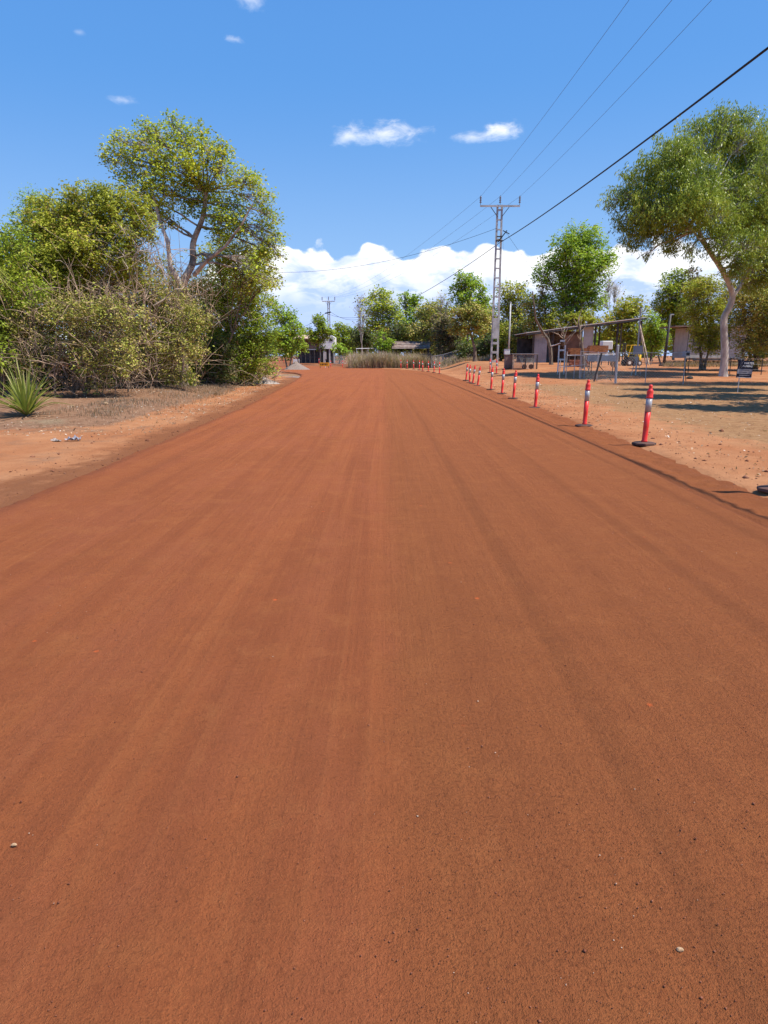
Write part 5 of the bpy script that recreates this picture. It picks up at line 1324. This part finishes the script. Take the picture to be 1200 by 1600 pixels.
# crumpled pale rubbish on the left verge
for k, (px, py, s_, lab) in enumerate(((115, 689, .15, 'crumpled grey-white rag on the left verge'), (88, 690, .09, 'small flat pale scrap left of the crumpled rag'))):
    p = hit(px, py); n = 8; V = []; F = []
    for j in range(n):
        for i_ in range(n): V.append(((i_/7-.5)*s_*2+random.uniform(-.02, .02), (j/7-.5)*s_*1.2, abs(random.gauss(.03, .03))*(s_/.13)))
    for j in range(n-1):
        for i_ in range(n-1): F.append((j*n+i_, j*n+i_+1, (j+1)*n+i_+1, (j+1)*n+i_))
    o = MB().add(V, F).build('rag', M['stone' if k else 'lgrey'], None, False); o.location = p; tag(o, lab, 'rubbish')
for k, (px, py, s_, lab) in enumerate(((1062, 1485, .011, 'small pale buff stone pressed in the road at lower right'), (22, 1321, .010, 'small white stone in the road at the lower left border'), (1078, 592, .22, 'black bag lying on the shaded verge near the mailbox'), (165, 632, .1, 'white stone on the litter mound at left'), (113, 636, .08, 'pale flat stone on the litter mound left of the white stone'))):
    p = hit(px, py) if py < 1000 else at(px, py, 1); 
    if py > 1000:
        x = (px-600)/FPX; v_ = (800-py)/FPX; Dv = np.array((x, math.cos(PITCH)+v_*math.sin(PITCH), v_*math.cos(PITCH)-math.sin(PITCH))); p = np.array((0, 0, CAMZ))+Dv*(CAMZ/-Dv[2])
    m_ = MB().lathe([(.0, -s_*.2), (s_*.8, 0), (s_, s_*.3), (s_*.6, s_*.7), (s_*.1, s_*.85)], n=9); m_.v = [(a*(1+random.uniform(-.2, .2)), b_*(.7+random.uniform(-.1, .1)), c_) for a, b_, c_ in m_.v]
    o = m_.build('stone' if k != 2 else 'bag', M['cable'] if k == 2 else (M['buff']), None); o.location = p; tag(o, lab, 'stone' if k != 2 else 'bag')

# ================================================================== far house
FY = 150.; fb = gp(462, FY); r_ = empty('far_house', fb); tag(r_, 'distant two-storey house with brown verandah and white gabled end', 'house')
def fx(px): return at(px, 556, FY)[0]-fb[0]
def fz(py): return at(600, py, FY)[2]-fb[2]
MB().box(((fx(464)+fx(498))/2, 3, fz(545)/2+fz(526)/2), (fx(498)-fx(464), 4, fz(526)-fz(545))).build('wall', M['brownw'], r_)
MB().box(((fx(464)+fx(520))/2, 3.4, fz(545)/2), (fx(520)-fx(464), 3.5, fz(545))).build('lower_wall', M['dgrey'], r_)
MB().add([(fx(460), -1.2, fz(530)), (fx(500), -1.2, fz(530)), (fx(500), 3, fz(524)), (fx(460)+.6, 3, fz(524)), (fx(460), -1.2, fz(530)+.15), (fx(500), -1.2, fz(530)+.15), (fx(500), 3, fz(524)+.15), (fx(460)+.6, 3, fz(524)+.15)],
         [(0, 3, 2, 1), (4, 5, 6, 7), (0, 1, 5, 4), (1, 2, 6, 5), (2, 3, 7, 6), (3, 0, 4, 7)]).build('verandah_roof', mat('tan_roof', (.55, .38, .28), .8), r_)
for px in (464, 471, 478, 485, 492): MB().box((fx(px), -.9, fz(530)/2), (.18, .18, fz(530))).build('post', M['steel'], r_)
MB().box(((fx(464)+fx(495))/2, -.95, fz(546)), (fx(495)-fx(464), .1, .18)).build('balcony_floor', M['greyw'], r_)
for z_ in (fz(543.5), fz(541)): MB().box(((fx(464)+fx(495))/2, -.95, z_), (fx(495)-fx(464), .06, .08)).build('balcony_rail', M['brownw'], r_)
xa, xb = fx(499), fx(523); zt_, zs, zb_ = fz(519), fz(527), fz(545)
MB().add([(xa, 0, zb_), (xb, 0, zb_), (xb, 0, zs), ((xa+xb)/2, 0, zt_), (xa, 0, zs), (xa, 6, zb_), (xb, 6, zb_), (xb, 6, zs), ((xa+xb)/2, 6, zt_), (xa, 6, zs)],
         [(0, 1, 2, 3, 4), (9, 8, 7, 6, 5), (0, 5, 6, 1), (1, 6, 7, 2), (2, 7, 8, 3), (3, 8, 9, 4), (4, 9, 5, 0)]).build('gable', M['white'], r_)
wn = MB().box((xa+(xb-xa)*.78, -.03, fz(531)), (.7, .05, .6)).build('window', M['dgrey'], r_); MB().box((xa+(xb-xa)*.78, -.06, fz(531)), (.5, .01, .45)).build('pane', M['glass'], wn)
for px in (500, 506, 515, 522): MB().box((fx(px), .3, zb_/2), (.3, .3, zb_)).build('stump', M['cream'], r_)
